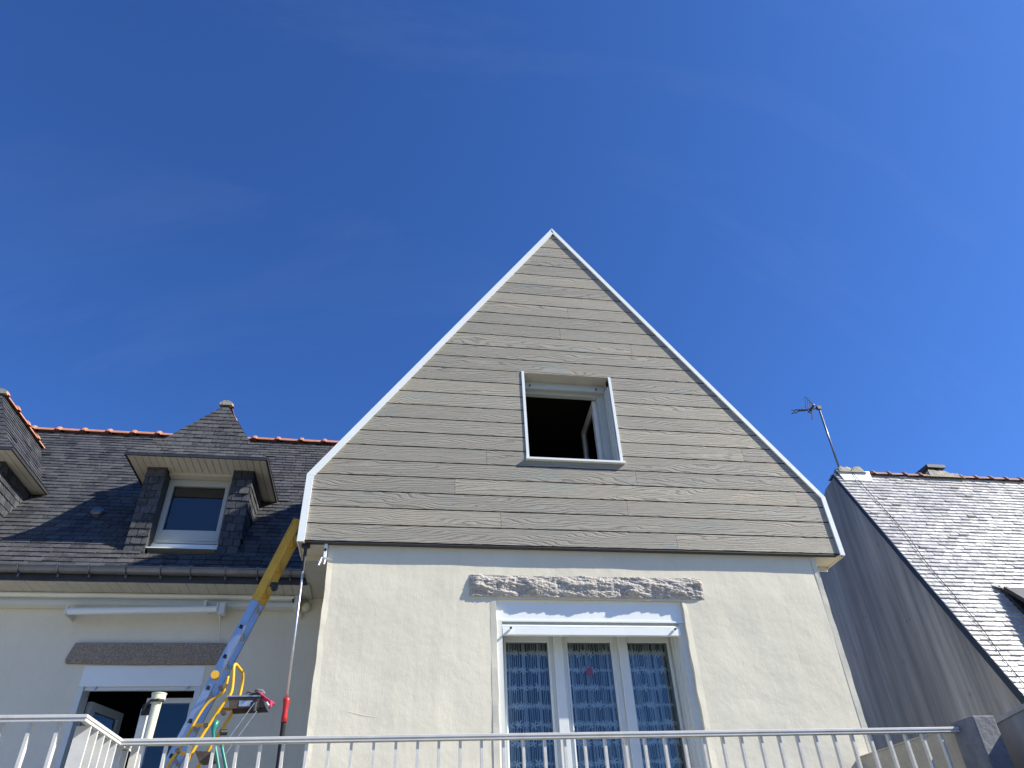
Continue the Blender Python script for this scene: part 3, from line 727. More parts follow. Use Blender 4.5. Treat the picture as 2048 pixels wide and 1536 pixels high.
# ---- dormers
def dormer(ox, label):
    ex0, ex1 = -3.245+ox, -1.605+ox; cx = (ex0+ex1)/2; ze = 4.56; yf = 7.90; ay, az = 8.60, 5.79
    roof_y = lambda z: Y0+(z-Z0)/MS
    dm = MB()
    # front hip with a slight kick at the eaves
    km = .22
    def on_front(px, f): return px
    kick = [(ex0, yf, ze), (ex1, yf, ze), (ex1-(ex1-cx)*km*1.25, yf+(ay-yf)*km*1.25, ze+(az-ze)*km*.88), (ex0+(cx-ex0)*km*1.25, yf+(ay-yf)*km*1.25, ze+(az-ze)*km*.88)]
    A, B, C_, D_ = [Vector(p) for p in kick]; top = Vector((cx, ay, az))
    def face(O, U, pts3):
        O = Vector(O); U = Vector(U).normalized(); n_ = None
        P = [Vector(p) for p in pts3]
        n_ = (P[1]-P[0]).cross(P[2]-P[0]).normalized(); V_ = n_.cross(U).normalized()
        if V_.z < 0: V_ = -V_; 
        # keep the slate side outwards
        if U.cross(V_).dot(n_) < 0: pass
        h = [((p-O).dot(U), (p-O).dot(V_)) for p in P]
        slates(dm, O, U, V_, h, ex=.095, sw=.145, lift=.009)
        dm.add([p - U.cross(V_)*.006 for p in P], [tuple(range(len(P)))], .1)
    face(A, (1, 0, 0), [A, B, C_, D_]); face(D_, (1, 0, 0), [D_, C_, top])
    # side slopes, running back to the main roof
    for s, E0, K0 in ((1, B, C_), (-1, A, D_)):
        yb_e = roof_y(ze); kz = K0.z; yb_k = roof_y(kz); yb_t = roof_y(az)
        U = (0, 1, 0) if s > 0 else (0, -1, 0)
        e1 = Vector((E0.x, yb_e+.05, ze)); k1 = Vector((K0.x, yb_k+.05, kz)); t1 = Vector((cx, yb_t+.06, az))
        if s > 0: face(E0, U, [E0, e1, k1, K0]); face(K0, U, [K0, k1, t1, top])
        else: face(e1, U, [e1, E0, K0, k1]); face(k1, U, [k1, K0, top, t1])
    d = dm.build('dormer', MAT['slate'], house); tag(d, label)
    q = MB(); ridge_tiles(q, (cx, roof_y(az)+.05, az+.000), (cx, ay+.0, az+.008), .36, .070, reverse=False); q.build('ridge_tiles', MAT['terra'], d)
    q = MB(); vs = []
    for k in range(9):
        a = math.pi*k/8; vs.append((cx+math.cos(a)*.088, ay-.05, az-.035+math.sin(a)*.075))
    q.prism([(v[0], v[2]) for v in vs], 'y', ay-.055, ay-.001); q.build('mortar_cap', MAT['mortar'], d)
    # soffit with boards, dark edge
    q = MB(); yb = roof_y(ze-.02); x = ex0+.02
    while x < ex1-.02:
        x2 = min(x+.078, ex1-.02); q.box(x+.001, x2-.003, yf+.02, yb, ze-.022, ze-.012); x += .08
    q.build('soffit', MAT['cream'], d)
    q = MB(); q.box(ex0, ex1, yf-.004, yf+.016, ze-.028, ze+.012); q.box(ex0-.001, ex0+.018, yf+.0165, yb+.02, ze-.028, ze+.010); q.box(ex1-.018, ex1+.001, yf+.0165, yb+.02, ze-.028, ze+.010)
    q.build('eave_edge', MAT['dark_metal'], d)
    # slate-clad side piers
    for px0, px1, outer in ((-3.045+ox, -2.825+ox, -1), (-2.035+ox, -1.805+ox, 1)):
        q = MB(); yp = 8.20; zt = ze-.023; zb = Z0+MS*(yp-Y0)-.01
        poly = [(yp+.012, zb-.05), (yp+.012, zt), (roof_y(zt)+.02, zt), (8.80, Z0+MS*(8.8-Y0)-.05)]
        q.prism(poly, 'x', px0+.004, px1-.004, .2)
        slates(q, (px0-.004, yp, zb), (1, 0, 0), (0, 0, 1), [(0, 0), (px1-px0+.008, 0), (px1-px0+.008, zt-zb), (0, zt-zb)], ex=.098, sw=.118, lift=.012, jit=.006)
        if outer > 0: slates(q, (px1, yp, zb), (0, 1, 0), (0, 0, 1), [(0, 0), (roof_y(zt)-yp, zt-zb), (0, zt-zb)], ex=.098, sw=.14, lift=.010)
        else: slates(q, (px0, roof_y(zt), zb), (0, -1, 0), (0, 0, 1), [(roof_y(zt)-yp, 0), (roof_y(zt)-yp, zt-zb), (0, zt-zb)], ex=.098, sw=.14, lift=.010)
        q.build('slate_pier', MAT['slate'], d)
    # window between the piers
    x0, x1 = -2.850+ox, -2.062+ox; zb, zt = 3.64, 4.50; yw = 8.42
    q = MB(); q.box(x0+.03, x1+.02, yw-.12, yw+.05, 4.503, ze-.024); q.build('shutter_box', MAT['cream'], d)
    q = MB(); ring_frame(q, x0, x1, zb, zt, yw, yw+.07, .040); ring_frame(q, x0+.0405, x1-.0405, zb+.0405, zt-.0405, yw-.012, yw+.05, .045)
    q.box(x0+.0856, x1-.0856, yw-.011, yw+.049, zb+.0856, zb+.175)
    for a_ in (.25, .75): q.box(x0+.77*a_-.03, x0+.77*a_+.03, yw-.014, yw-.0115, zb+.078, zb+.086)
    q.build('window_frame', MAT['upvc_shade'], d, bevel=.002)
    q = MB(); q.box(x0+.0857, x1-.0857, yw+.02, yw+.024, zb+.1755, zt-.0857); q.build('pane', MAT['glass'], d)
    q = MB(); q.box(x0+.08, x1-.08, yw+.10, yw+.11, zb, zt); q.build('dark_panel', MAT['interior'], d)  # near-black panel behind the glass stands in for the unlit room
    q = MB(); q.box(x0+.02, x1+.02, 8.215, yw+.12, 3.50, 3.512); q.box(x0-.01, x1+.04, yw+.001, yw+.03, 3.512, zb+.01)
    q.build('sill_flashing', MAT['white'], d)
    return d
dormer(0, 'slate dormer with a white window, beside the wing'); dormer(-2.86, 'slate dormer cut by the left edge of the picture')
vt = MB(); vs = []; 
c = Vector((-3.665, 8.728, 4.131)); N_ = Vector((0, -MS, 1)).normalized()
vt.tube([c-N_*.03, c+N_*.03], .062, 18); vt.tube([c+N_*.03, c+N_*.055, c+N_*.075, c+N_*.088], [.080, .078, .058, .02], 18)
vt.build('roof_vent', MAT['zinc'], house, smooth=True)

# lamp under the soffit
lmp = thing('wall_lamp', 'small round beige outdoor lamp under the eaves beside the wing', 'lamp', (-.965, YL, 2.87))
q = MB(); q.tube([(-.965, YL+.0, 2.865), (-.965, YL-.03, 2.865)], .060, 20); q.build('lamp_base', MAT['cream'], lmp)
q = MB(); q.tube([(-.965, YL-.03, 2.865), (-.965, YL-.06, 2.865), (-.965, YL-.085, 2.862), (-.965, YL-.095, 2.86)], [.056, .052, .034, .01], 20); q.build('lamp_globe', MAT['gauge'], lmp, smooth=True)
q = MB(); q.tube([(-1.005, YL-.01, 2.80), (-1.01, YL-.03, 2.77), (-1.01, YL-.03, 2.735)], .018, 12); q.build('sensor', MAT['cream'], lmp)

# ---- awnings under the eaves
aw = thing('awning', 'long white closed awning cassette under the gutter', 'awning', (-3.5, 8.2, 2.9))
q = MB(); q.box(-8.5, -1.09, 8.19, 8.33, 2.905, 2.955); q.tube([(-8.5, 8.19, 2.93), (-1.09, 8.19, 2.93)], .024, 12); q.build('cassette', MAT['white'], aw)
q = MB(); q.box(-8.5, -1.09, 8.20, 8.33, 2.825, 2.868); q.box(-8.5, -1.09, 8.235, 8.33, 2.870, 2.903); q.build('front_bar', MAT['upvc'], aw)
q = MB(); q.box(-1.088, -1.03, 8.185, 8.335, 2.82, 2.96); q.build('end_cap', MAT['white'], aw)
q = MB(); q.box(-1.108, -1.089, 8.165, 8.189, 2.872, 2.912); q.build('dark_stop', MAT['black'], aw)
a2 = thing('roller_blind', 'short white roller tube with crank box above the left door', 'awning', (-2.6, 8.15, 2.75))
q = MB(); q.tube([(-3.385, 8.12, 2.725), (-1.87, 8.12, 2.768)], .036, 16); q.build('roller_tube', MAT['white'], a2, smooth=False)
q = MB(); q.box(-1.865, -1.795, 8.08, 8.18, 2.705, 2.835); q.box(-1.885, -1.866, 8.07, 8.33, 2.72, 2.83); q.build('crank_box', MAT['upvc'], a2, bevel=.012)
q = MB(); q.box(-3.405, -3.386, 8.085, 8.33, 2.68, 2.775); q.build('end_bracket', MAT['upvc'], a2, bevel=.004)
q = MB(); q.tube([(-1.845, 8.13, 2.71), (-1.842, 8.25, 2.6), (-1.835, 8.30, 2.46)], .008, 8); q.build('crank_rod', MAT['upvc'], a2)
q = MB(); q.box(-2.03, -2.005, 8.10, 8.33, 2.78, 2.86); q.build('wall_bracket', MAT['upvc'], a2)

# white hinged bracket hanging at the corner of the gable
bt = thing('hanging_bracket', 'small white metal bracket hanging at the top corner of the wing wall', 'bracket', (-.6, 6.04, 2.6))
q = MB(); q.box(-.612, -.585, 6.028, 6.05, 2.50, 2.645); q.build('arm', MAT['white'], bt, bevel=.003)
q = MB(); q.box(-.610, -.590, 6.0265, 6.0278, 2.575, 2.60); q.build('slot', MAT['black'], bt)
q = MB(); q.tube([(-.64, 6.03, 2.475), (-.60, 6.02, 2.50), (-.53, 6.02, 2.492)], [.022, .018, .004], 8); q.tube([(-.62, 6.02, 2.51), (-.64, 6.0, 2.43)], .011, 8); q.tube([(-.59, 6.02, 2.50), (-.595, 6.0, 2.44)], .010, 8); q.build('wing_nut', MAT['galv'], bt)

# ================================================================== RAILINGS
rl = thing('balcony_railing', 'long off-white metal balcony railing running to the concrete pillar', 'railing', (1.2, 4.81, -.12), 'balcony railings')
q = MB(); q.box(-1.49, 3.90, 4.780, 4.838, .858, .874); q.box(-1.49, 3.90, 4.784, 4.790, .842, .857); q.box(-1.49, 3.90, 4.828, 4.834, .842, .857)
q.build('handrail', MAT['rail'], rl, bevel=.002)
q = MB(); q.box(-1.47, 3.90, 4.79, 4.828, .02, .034); q.build('bottom_rail', MAT['rail'], rl)
tpl = MB(); tpl.box(-.008, .008, 4.803, 4.832, .035, .8415); x0 = -.32-8*.1316
tpl.v = [(a+x0, b, c) for a, b, c in tpl.v]
bl0 = tpl.build('baluster', MAT['rail'], rl)
k = 1
while x0+.1316*k < 3.86:
    o = bl0.copy(); COL.objects.link(o); o.parent = rl; o.location = (.1316*k + random.uniform(-.003, .003), 0, 0); o.rotation_euler = (0, 0, 0); k += 1
r3 = thing('stair_railing', 'nearer metal railing that turns back at the corner on the left', 'railing', (-1.5, 4.18, -.12), 'balcony railings')
q = MB(); q.prism([(-6, 4.150), (-1.478, 4.150), (-1.478, 5.02), (-1.538, 5.02), (-1.538, 4.210), (-6, 4.210)], 'z', .858, .874)
q.prism([(-6, 4.154), (-1.482, 4.154), (-1.482, 5.02), (-1.488, 5.02), (-1.488, 4.16), (-6, 4.16)], 'z', .842, .857); q.build('handrail', MAT['rail'], r3, bevel=.002)
q = MB(); q.box(-6, -1.5, 4.17, 4.20, .02, .034); q.box(-1.52, -1.49, 4.2, 5.0, .02, .034); q.build('bottom_rail', MAT['rail'], r3)
tpl = MB(); tpl.box(-1.618, -1.602, 4.174, 4.204, .035, .8415); b1 = tpl.build('baluster', MAT['rail'], r3)
for k in range(1, 30):
    o = b1.copy(); COL.objects.link(o); o.parent = r3; o.location = (-.130*k, 0, 0)
tpl = MB(); tpl.box(-1.556, -1.486, 4.262, 4.276, .035, .8415); b2 = tpl.build('baluster', MAT['rail'], r3)
for k in range(1, 7):
    o = b2.copy(); COL.objects.link(o); o.parent = r3; o.location = (0, .115*k, 0)
pst = thing('corner_post', 'pale angle-iron post standing where the two railings meet', 'post', (-1.42, 4.9, -.12))
q = MB(); q.box(-1.452, -1.414, 4.895, 4.901, -.12, 1.060); q.box(-1.420, -1.414, 4.901, 4.935, -.12, 1.060); q.build('angle_post', MAT['rail'], pst)
rg_ = thing('rain_gauge', 'yellowed plastic rain gauge tube with a wide cap strapped to the corner post', 'rain gauge', (-1.37, 4.86, 1.0))
q = MB(); q.tube([(-1.362, 4.86, .885), (-1.360, 4.86, 1.095)], [.021, .026], 20); q.build('tube', MAT['gauge'], rg_, smooth=False)
q = MB(); q.tube([(-1.360, 4.86, 1.1305), (-1.360, 4.86, 1.0955)], .040, 24); q.tube([(-1.360, 4.86, 1.136), (-1.360, 4.86, 1.131)], .043, 24); q.build('funnel_cap', MAT['gauge'], rg_, smooth=False)
q = MB(); q.tube([(-1.43, 4.885, 1.045), (-1.42, 4.865, 1.075), (-1.39, 4.83, 1.09), (-1.345, 4.822, 1.092), (-1.32, 4.845, 1.092)], .008, 8); q.box(-1.446, -1.40, 4.885, 4.894, 1.02, 1.085); q.build('holder', MAT['black'], rg_)

# side parapet and pillar at the right end
pw = MB(); pw.box(3.925, 4.05, 4.87, 6.065, -.3, .885); pw.prism([(4.87, .885), (6.065, .885), (6.065, .893), (5.4, .898), (4.87, .896)], 'x', 3.918, 4.056)
tag(pw.build('parapet_wall', MAT['parapet'], loc=(4, 5.4, -.12)), 'low beige rendered side wall between the railing pillar and the wing', 'wall')
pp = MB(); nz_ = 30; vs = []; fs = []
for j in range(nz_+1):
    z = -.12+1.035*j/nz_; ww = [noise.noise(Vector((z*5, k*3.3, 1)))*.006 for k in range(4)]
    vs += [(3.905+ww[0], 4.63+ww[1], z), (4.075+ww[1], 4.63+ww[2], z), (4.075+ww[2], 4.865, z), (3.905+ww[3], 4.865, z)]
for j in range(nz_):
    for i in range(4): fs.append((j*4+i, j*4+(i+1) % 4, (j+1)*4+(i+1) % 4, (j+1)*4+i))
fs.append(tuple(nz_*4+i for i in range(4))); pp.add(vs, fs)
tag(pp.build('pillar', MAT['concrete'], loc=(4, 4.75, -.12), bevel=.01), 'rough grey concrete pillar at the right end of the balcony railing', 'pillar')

bw = MB(); bw.prism([(1.0, -1.62), (5.6, -1.62), (5.6, .83), (4.9, .905), (4.55, .945), (1.0, 1.30)], 'x', 4.30, 4.46)
bwo = bw.build('boundary_wall', MAT['nb_wall'], loc=(4.4, 4, -1.62)); tag(bwo, 'grey rendered boundary wall with a sloping top just right of the concrete pillar', 'wall')
q = MB(); q.prism([(5.6, .831), (4.9, .906), (4.55, .946), (1.0, 1.301), (1.0, 1.331), (4.55, .976), (4.9, .936), (5.6, .861)], 'x', 4.285, 4.475); q.build('coping', MAT['mortar_grey'], bwo)
# ================================================================== LADDER, TROLLEY, PROP
ladder = thing('ladder', 'aluminium ladder with yellow upper section leaning against the side of the wing', 'ladder', (-1.9, 6.4, -.12))
A0 = Vector((-1.935, 6.25, -.10)); A1 = Vector((-.905, 6.25, 2.935)); D = (A1-A0).normalized(); Wd = Vector((-.115, .993, 0)); Nn = D.cross(Wd).normalized()
LW = .34
def at(t, s=0): return A0 + D*t + Wd*LW*s
for s in (0, 1):
    q = MB(); a, b = at(0, s), at(2.52, s)
    q.bar(a, b, .062, .006, (0, 1, 0)); 
    q.bar(a+Nn*.030+Wd*.012, b+Nn*.030+Wd*.012, .006, .020, (0, 1, 0)); q.bar(a-Nn*.030+Wd*.012, b-Nn*.030+Wd*.012, .006, .020, (0, 1, 0))
    q.build('side_rail', MAT['alu'], ladder)
t = .16
while t < 2.5:
    q = MB(); q.bar(at(t, 0)+Wd*.004, at(t, 1)-Wd*.004, .030, .030, D); rung = q.build('rung', MAT['alu'], ladder)
    q = MB(); q.bar(at(t, 0)-Wd*.0045, at(t, 0)-Wd*.0032, .032, .032, D); q.build('rung_end', MAT['black'], ladder)
    t += .255
for s in (0, 1):
    q = MB(); off = Vector((0, -.008 if s == 0 else .008, 0)); a, b = at(2.44, s)+off, at(3.24, s)+off
    q.bar(a, b, .068, .008, (0, 1, 0)); q.bar(a+Nn*.031+Wd*.014, b+Nn*.043+Wd*.014, .008, .024, (0, 1, 0)); q.bar(a-Nn*.031+Wd*.014, b-Nn*.031+Wd*.014, .008, .024, (0, 1, 0))
    q.build('upper_rail', MAT['yellow_dull'], ladder)
for t in (2.6, 2.86, 3.12):
    q = MB(); q.bar(at(t, 0)+Wd*.01, at(t, 1)-Wd*.01, .03, .03, D); q.build('rung', MAT['yellow_dull'], ladder)
q = MB(); q.tube([at(2.60, 0)-Wd*.03-Nn*.05, at(2.60, 0)-Wd*.02-Nn*.11], .022, 12); q.tube([at(2.60, 0)-Nn*.09-Wd*.04, at(2.60, 0)-Nn*.09+Wd*.03], .03, 14); q.build('roof_wheel', MAT['black'], ladder)
q = MB(); q.tube([at(2.05, .25)+Nn*.02, at(2.95, .25)+Nn*.02], .012, 8); q.build('hoist_rail', MAT['galv'], ladder)
q = MB(); q.tube([at(1.79, 0)-Wd*.004, at(1.79, 0)-Wd*.03], .032, 16); q.build('clamp_disc', MAT['yellow_dull'], ladder)

tr = thing('hoist_trolley', 'yellow tubular hoist trolley hanging on the ladder with a dark steel tray', 'hoist', (-1.3, 6.1, 1.3))
def smooth_path(pts, n=5):
    out = []; P = [Vector(p) for p in pts]; P = [P[0]]+P+[P[-1]]
    for i in range(1, len(P)-2):
        for k in range(n):
            t = k/n; p0, p1, p2, p3 = P[i-1:i+3]
            out.append(.5*((2*p1)+(-p0+p2)*t+(2*p0-5*p1+4*p2-p3)*t*t+(-p0+3*p1-3*p2+p3)*t**3))
    return out+[P[-2]]
M_ = [(-1.56, .55), (-1.406, .908), (-1.367, 1.019), (-1.301, 1.174), (-1.217, 1.339), (-1.186, 1.389), (-1.174, 1.44), (-1.181, 1.53), (-1.190, 1.605)]
q = MB(); q.tube(smooth_path([(x, 6.05, z) for x, z in M_] + [(-1.183, 6.07, 1.632), (-1.165, 6.12, 1.62), (-1.145, 6.20, 1.60), (-1.142, 6.25, 1.54), (-1.145, 6.25, 1.45), (-1.16, 6.25, 1.36), (-1.24, 6.25, 1.18), (-1.36, 6.25, .93), (-1.5, 6.25, .55)]), .0125, 10)
q.build('main_tube', MAT['yellow'], tr, smooth=True)
Lp = [(-1.70, .62), (-1.563, .964), (-1.514, 1.058), (-1.464, 1.179), (-1.432, 1.273), (-1.376, 1.385), (-1.284, 1.455), (-1.263, 1.51), (-1.258, 1.585)]
q = MB(); q.tube(smooth_path([(x, 6.24-.0, z) for x, z in Lp]), .0105, 10); q.build('guide_tube', MAT['yellow'], tr, smooth=True)
for a, b in (((-1.418, 6.235, 1.225), (-1.296, 6.055, 1.196)), ((-1.49, 6.235, 1.03), (-1.375, 6.055, 1.015)), ((-1.26, 6.06, 1.30), (-1.19, 6.24, 1.34))):
    q = MB(); q.bar(a, b, .028, .022); q.build('cross_bar', MAT['yellow'], tr)
q = MB(); q.prism([(-1.190, 1.385), (-.945, 1.378), (-.900, 1.310), (-1.165, 1.300)], 'y', 6.035, 6.04)
q.box(-1.19, -.94, 6.04, 6.22, 1.376, 1.382); q.prism([(-1.190, 1.375), (-.945, 1.370), (-.900, 1.310), (-1.165, 1.300)], 'y', 6.215, 6.22); q.build('tray', MAT['rust'], tr)
q = MB(); q.box(-1.20, -.95, 6.025, 6.045, 1.383, 1.392); q.build('tray_lip', MAT['galv'], tr)
q = MB(); q.box(-1.10, -1.0, 6.031, 6.0345, 1.315, 1.355); q.build('plate', MAT['galv'], tr)
q = MB(); q.tube([(-.985, 6.02, 1.34), (-.985, 6.02, 1.275)], .028, 14); q.build('winch_drum', MAT['black'], tr)
q = MB(); q.prism([(-1.35, 1.015), (-1.215, 1.005), (-1.205, .955), (-1.31, .945)], 'y', 6.03, 6.20); q.build('lower_bracket', MAT['rust'], tr)
q = MB(); q.bar((-1.20, 6.02, 1.03), (-1.135, 6.02, .965), .03, .045, (0, 1, 0)); q.build('foot', MAT['galv'], tr)
q = MB(); q.tube([(-.981, 5.99, 1.33), (-1.145, 5.99, 1.05)], .0035, 6); q.tube([(-.955, 5.99, 1.27), (-1.125, 5.99, .985)], .0035, 6); q.build('steel_cable', MAT['galv'], tr)
for (x, z) in ((-1.255, 1.45), (-1.205, 1.275), (-1.31, 1.185), (-1.47, 1.02)):
    q = MB(); q.tube([(x, 6.03, z), (x, 6.065, z)], .018, 12); q.build('roller', MAT['rust'], tr)
sp2 = thing('ratchet_strap', 'bunched pink webbing strap with metal ratchet on the hoist tray', 'strap', (-.95, 6.1, 1.39))
q = MB()
for k in range(7):
    o = .007*k; q.bar((-1.02+.01*k, 6.06+o, 1.405+.004*k), (-.955, 6.05+o, 1.408-.004*k), .024, .005, (0, .3, 1)); q.bar((-.960, 6.05+o, 1.408-.004*k), (-.868+.004*k, 6.02+o, 1.345-.002*k), .026, .005, (.5, .3, 1)); q.bar((-.868+.003*k, 6.02+o, 1.35), (-.862-.003*k, 6.02+o, 1.302), .026, .006, (1, .3, 0))
q.build('webbing', MAT['pink'], sp2)
q = MB(); q.tube([(-1.06, 6.04, 1.405), (-1.055, 6.04, 1.42), (-1.03, 6.04, 1.415)], .006, 8); q.box(-1.035, -.96, 6.03, 6.08, 1.393, 1.412); q.tube([(-.985, 6.0, 1.418), (-.985, 6.09, 1.422)], .012, 12); q.build('ratchet', MAT['rust'], sp2)
q = MB(); q.tube([(-.98, 6.02, 1.432), (-.94, 6.02, 1.425), (-.92, 6.01, 1.40)], .006, 8); q.tube([(-.895, 6.0, 1.335), (-.875, 6.0, 1.31)], .010, 8); q.build('handle', MAT['galv'], sp2)
gr = thing('green_tube_handle', 'green tubular handles standing behind the railing under the hoist tray', 'handle', (-1.18, 5.9, -.12))
q = MB(); q.tube([(-1.207, 5.9, 1.19), (-1.222, 5.9, 1.145), (-1.220, 5.9, 1.11), (-1.205, 5.9, 1.06), (-1.16, 5.9, .942), (-1.06, 5.9, .66), (-.80, 5.9, -.10)], [.020, .020, .012, .012, .012, .012, .012], 12); q.build('tube', MAT['green'], gr, smooth=True)
q = MB(); q.tube([(-1.155, 5.93, 1.05), (-1.14, 5.93, 1.0), (-1.091, 5.93, .88), (-1.0, 5.93, .66), (-.70, 5.93, -.10)], .011, 12); q.build('tube', MAT['green'], gr, smooth=True)
q = MB(); q.tube([(-1.17, 5.9, 1.11), (-1.13, 5.92, 1.115)], .02, 12); q.build('grip', MAT['black'], gr)

pr_ = thing('telescopic_prop', 'slim telescopic support prop with a red grip wedged under the gable corner', 'prop', (-.745, 6.045, -.12))
Pp = lambda z: Vector((-.772+(2.62-z)*.0135, 6.06-.012*(2.62-z), z))
q = MB(); q.tube([Pp(2.59), Pp(1.36)], .0105, 12); q.build('inner_pole', MAT['galv'], pr_, smooth=True)
q = MB(); q.bar(Pp(2.631)-Vector((.035, 0, 0)), Pp(2.631)+Vector((.035, 0, 0)), .05, .022); q.tube([Pp(2.62), Pp(2.585)], [.022, .013], 12); q.tube([Pp(2.585), Pp(2.40)], .0135, 12); q.build('rubber_head', MAT['black'], pr_)
q = MB(); q.tube([Pp(1.375), Pp(1.355), Pp(1.33), Pp(1.28), Pp(1.24), Pp(1.20)], [.026, .027, .022, .019, .022, .024], 16); q.build('grip', MAT['red'], pr_, smooth=True)
q = MB(); q.tube([Pp(1.205), Pp(-.12)], .0185, 14); q.build('outer_pole', MAT['black'], pr_, smooth=True)

# ================================================================== NEIGHBOUR
nb = thing('neighbour_house', 'grey neighbouring house with streaked gable wall and weathered slate roof lightened for sun glare', 'house', (8, 9, -1.6))
NX = 8.0
RNY, RNZ = 10.50, 6.24; NM_ = 2.10
fz = 1.20; fy = RNY-(RNZ-fz)/NM_
q = MB(); gy0 = fy+.03
poly = [(gy0, -1.62), (gy0, fz-.01), (RNY+.02, RNZ-.03), (RNY+.42, RNZ-.10), (14.2, 3.4), (14.2, -1.62)]
q.prism(poly, 'x', NX, NX+.16)
q.box(NX+.16, 20, fy+.35, fy+.5, -1.62, fz+.2)
q.build('gable_wall', MAT['nb_wall'], nb)
Vn = Vector((0, 1, NM_)).normalized(); LnN = (RNZ-fz)*math.sqrt(1+1/NM_**2)
q = MB(); q.prism([(fy, fz-.015), (RNY, RNZ-.015), (RNY+3.4, 3.2), (RNY+3.4, 3.1), (RNY, RNZ-.2), (fy+.08, fz-.1)], 'x', NX+.161, 20); q.build('roof_deck', MAT['dark_metal'], nb)
# verge flashing, wide and black, standing a little proud of the wall
q = MB(); nvx, nvz = -NM_/math.hypot(NM_, 1), 1/math.hypot(NM_, 1)
q.prism([(fy-nvx*.12, fz-nvz*.12), (fy-nvx*.005, fz-nvz*.005), (RNY-nvx*.005, RNZ-nvz*.005), (RNY-nvx*.06, RNZ-nvz*.06)], 'x', NX-.045, NX-.002); q.build('verge_flashing', MAT['black'], nb)
q = MB(); slates(q, (NX-.05, fy, fz+.01), (1, 0, 0), Vn, [(0, 0), (11, 0), (11, LnN), (0, LnN)], ex=.086, sw=.165, lift=.018, jit=.006, gp=.004)
q.build('roof', MAT['slate_nb'], nb)
q = MB(); ridge_tiles(q, (NX+.72, RNY, RNZ+.02), (NX+2.02, RNY, RNZ+.02), .325, .082, reverse=True); q.build('ridge_tiles', MAT['terra_nb'], nb); q = MB(); ridge_tiles(q, (NX+2.55, RNY, RNZ+.02), (19, RNY, RNZ+.02), .325, .082, reverse=True); q.build('ridge_tiles', MAT['terra_nb'], nb)
def lump(x0, x1, y0, y1, z0, z1, seed, parent, name, mat):
    mb = MB(); nx, ny = 16, 8; vs = []; fs = []
    for j in range(ny+1):
        for i in range(nx+1):
            a, b = i/nx, j/ny; e = min(a, 1-a, b, 1-b)*6
            vs.append((x0+(x1-x0)*a, y0+(y1-y0)*b, z0+(z1-z0)*min(1, e)*(.75+.4*noise.noise(Vector((a*6+seed, b*5, 0))))))
    for j in range(ny):
        for i in range(nx): fs.append((j*(nx+1)+i, j*(nx+1)+i+1, (j+1)*(nx+1)+i+1, (j+1)*(nx+1)+i))
    mb.add(vs, fs); return mb.build(name, mat, parent)
lump(NX+.0, NX+.60, RNY-.10, RNY+.28, RNZ+.0, RNZ+.20, 1, nb, 'mortar_cap', MAT['mortar']); lump(NX+1.85, NX+2.65, RNY-.10, RNY+.35, RNZ-.02, RNZ+.22, 5, nb, 'mortar_cap', MAT['mortar'])
q = MB(); q.add([(NX+.05, RNY-.125, RNZ-.19), (NX+.62, RNY-.125, RNZ-.19), (NX+.66, RNY-.05, RNZ+.05), (NX+.02, RNY-.05, RNZ+.05), (NX+.05, RNY-.105, RNZ-.19), (NX+.62, RNY-.105, RNZ-.19), (NX+.70, RNY-.03, RNZ+.06), (NX+.02, RNY-.03, RNZ+.06)], [(0,1,2,3), (4,5,6,7), (0,1,5,4), (1,2,6,5), (2,3,7,6), (3,0,4,7)]); q.build('ridge_flashing', MAT['white'], nb)
ch = MB(); ch.box(10.96, 11.24, 11.5, 12.9, 4.5, 6.93); chm = ch.build('chimney', plain('dark_brown_chimney', (.12, .10, .085), .95, var=.4, vs=6, bump=.5), nb)  # chimney body in mottled dark brown
for cx in (10.97, 11.15):
    for cyy in (11.5, 12.1, 12.75): q = MB(); q.box(cx+.01, cx+.08, cyy+.01, cyy+.10, 6.93, 7.05); q.build('flue_brick', MAT['mortar'], chm)
q = MB(); q.prism([(11.42, 7.05), (12.98, 7.05), (12.98, 7.12), (11.42, 7.12)], 'x', 10.90, 11.32); q.build('capping_slab', MAT['dark_metal'], chm)
# roof window, hinged open
def on_nb(x, v, h=0): 
    Nv = Vector((1, 0, 0)).cross(Vn); p = Vector((x, fy, fz)) + Vn*v + Nv*h; return p
vw = lambda z: (z-fz)/Vn.z
q = MB(); v1, v0 = vw(3.53), vw(2.32)
for xa, xb, va, vb in ((9.08, 9.17, v0-.1, v1), (9.95, 10.03, v0-.1, v1), (9.08, 10.03, v1, v1+.08), (9.08, 10.03, v0-.18, v0-.10)):
    P = [on_nb(xa, va, .0), on_nb(xb, va, .0), on_nb(xb, vb, .0), on_nb(xa, vb, .0), on_nb(xa, va, .07), on_nb(xb, va, .07), on_nb(xb, vb, .07), on_nb(xa, vb, .07)]
    q.add(P, [(0,1,2,3), (4,5,6,7), (0,1,5,4), (1,2,6,5), (2,3,7,6), (3,0,4,7)])
rwn = q.build('roof_window', MAT['dark_metal'], nb)
q = MB(); Q = [on_nb(9.17, v0-.1, .02), on_nb(9.95, v0-.1, .02), on_nb(9.95, v1, .02), on_nb(9.17, v1, .02)]; q.add(Q, [(0,1,2,3)]); q.build('pane', MAT['glass'], rwn)
q = MB(); Q = [on_nb(9.17, v0-.1, .012), on_nb(9.95, v0-.1, .012), on_nb(9.95, v1, .012), on_nb(9.17, v1, .012)]; q.add(Q, [(0,1,2,3)]); q.build('dark_sheet', MAT['interior'], rwn)  # dark sheet under the glass stands in for the unlit attic
q = MB()
P = [on_nb(9.03, v1+.02, .075), on_nb(10.1, v1+.02, .075), on_nb(10.1, v1+.13, .02), on_nb(9.0, v1+.13, .02)]; q.add(P, [(0,1,2,3)]); q.add([p+Vector((0, -.004, -.01)) for p in P], [(0,1,2,3)]); q.build('top_flashing', MAT['galv'], rwn)
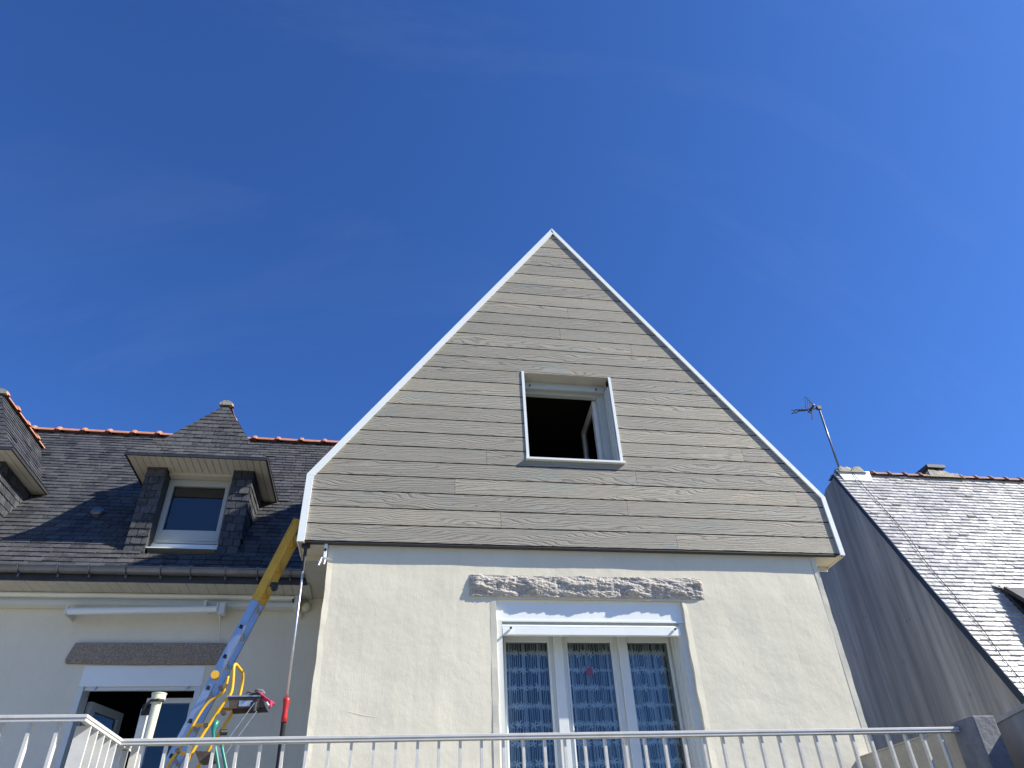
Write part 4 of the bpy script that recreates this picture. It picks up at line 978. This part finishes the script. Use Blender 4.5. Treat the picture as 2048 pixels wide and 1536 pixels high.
q = MB()
for s_ in (9.10, 9.98):
    q.bar(on_nb(s_, v1-.01, .09), on_nb(s_, v0+.1, .46), .05, .06, (0, -1, .4))
q.bar(on_nb(9.10, v0+.1, .46), on_nb(9.98, v0+.1, .46), .05, .06); q.build('open_sash', MAT['dark_metal'], rwn)
q = MB(); P = [on_nb(9.125, v1-.01, .09), on_nb(9.955, v1-.01, .09), on_nb(9.955, v0+.1, .46), on_nb(9.125, v0+.1, .46)]; q.add(P, [(0,1,2,3)]); q.build('dark_sheet', MAT['dark_metal'], rwn)  # dark sheet in place of the open pane, its darkness put into the colour
# antenna and its cable
an_ = thing('tv_antenna', 'thin rooftop television antenna on a leaning mast above the neighbouring ridge', 'antenna', (8.13, 10.6, 6.3))
q = MB(); q.tube([(8.16, 10.55, 6.25), (8.15, 10.5, 7.74)], .019, 10); q.build('mast', MAT['zinc'], an_, smooth=True)
q = MB(); q.tube([(8.19, 10.5, 7.735), (7.78, 10.5, 7.655)], .013, 8); q.box(8.11, 8.19, 10.47, 10.53, 7.70, 7.77); q.build('boom', MAT['dark_metal'], an_)
q = MB(); q.tube([(7.84, 10.5, 7.665), (7.70, 10.5, 7.650)], .026, 8); q.tube([(7.74, 10.5, 7.665), (7.535, 10.5, 7.640)], .0095, 6); q.tube([(7.74, 10.5, 7.645), (7.52, 10.5, 7.555)], .0095, 6)
for kx in (7.60, 7.67): q.tube([(kx, 10.40, 7.61), (kx, 10.60, 7.63)], .005, 6)
q.build('directors', MAT['dark_metal'], an_)
q = MB(); P = [Vector(v) for v in ((7.83, 10.45, 7.69), (7.90, 10.45, 7.96), (8.09, 10.55, 7.84), (8.08, 10.55, 7.74))]
for i in range(4): q.tube([P[i], P[(i+1) % 4]], .0075, 6)
for k in (.3, .6): q.tube([P[0].lerp(P[3], k), P[1].lerp(P[2], k)], .006, 6)
q.tube([(7.99, 10.5, 7.70), (7.92, 10.5, 7.44)], .009, 6); q.tube([(7.84, 10.5, 7.68), (7.95, 10.5, 7.60)], .010, 6); q.tube([(8.0, 10.40, 7.74), (7.98, 10.6, 7.68)], .02, 8)
q.build('reflector', MAT['dark_metal'], an_)
q = MB(); cb = [(8.30, 10.42, 6.30), (8.31, 10.40, 6.12), (8.33, 9.97, 5.16), (8.30, 9.70, 4.62), (8.21, 9.43, 4.04), (8.2, 9.15, 3.44), (8.17, 8.87, 2.86), (8.10, 8.66, 2.40), (8.07, 8.43, 1.93), (8.05, 8.2, 1.45)]
q.tube(smooth_path([(x, y-.016, z+.008) for x, y, z in cb], 4), .006, 6); tag(q.build('antenna_cable', MAT['cable'], loc=(8.2, 9.3, 3.8)), 'thin black cable running down the pale slates beside the verge', 'cable')

for o in bpy.data.objects:
    if '_o' in o: del o['_o']
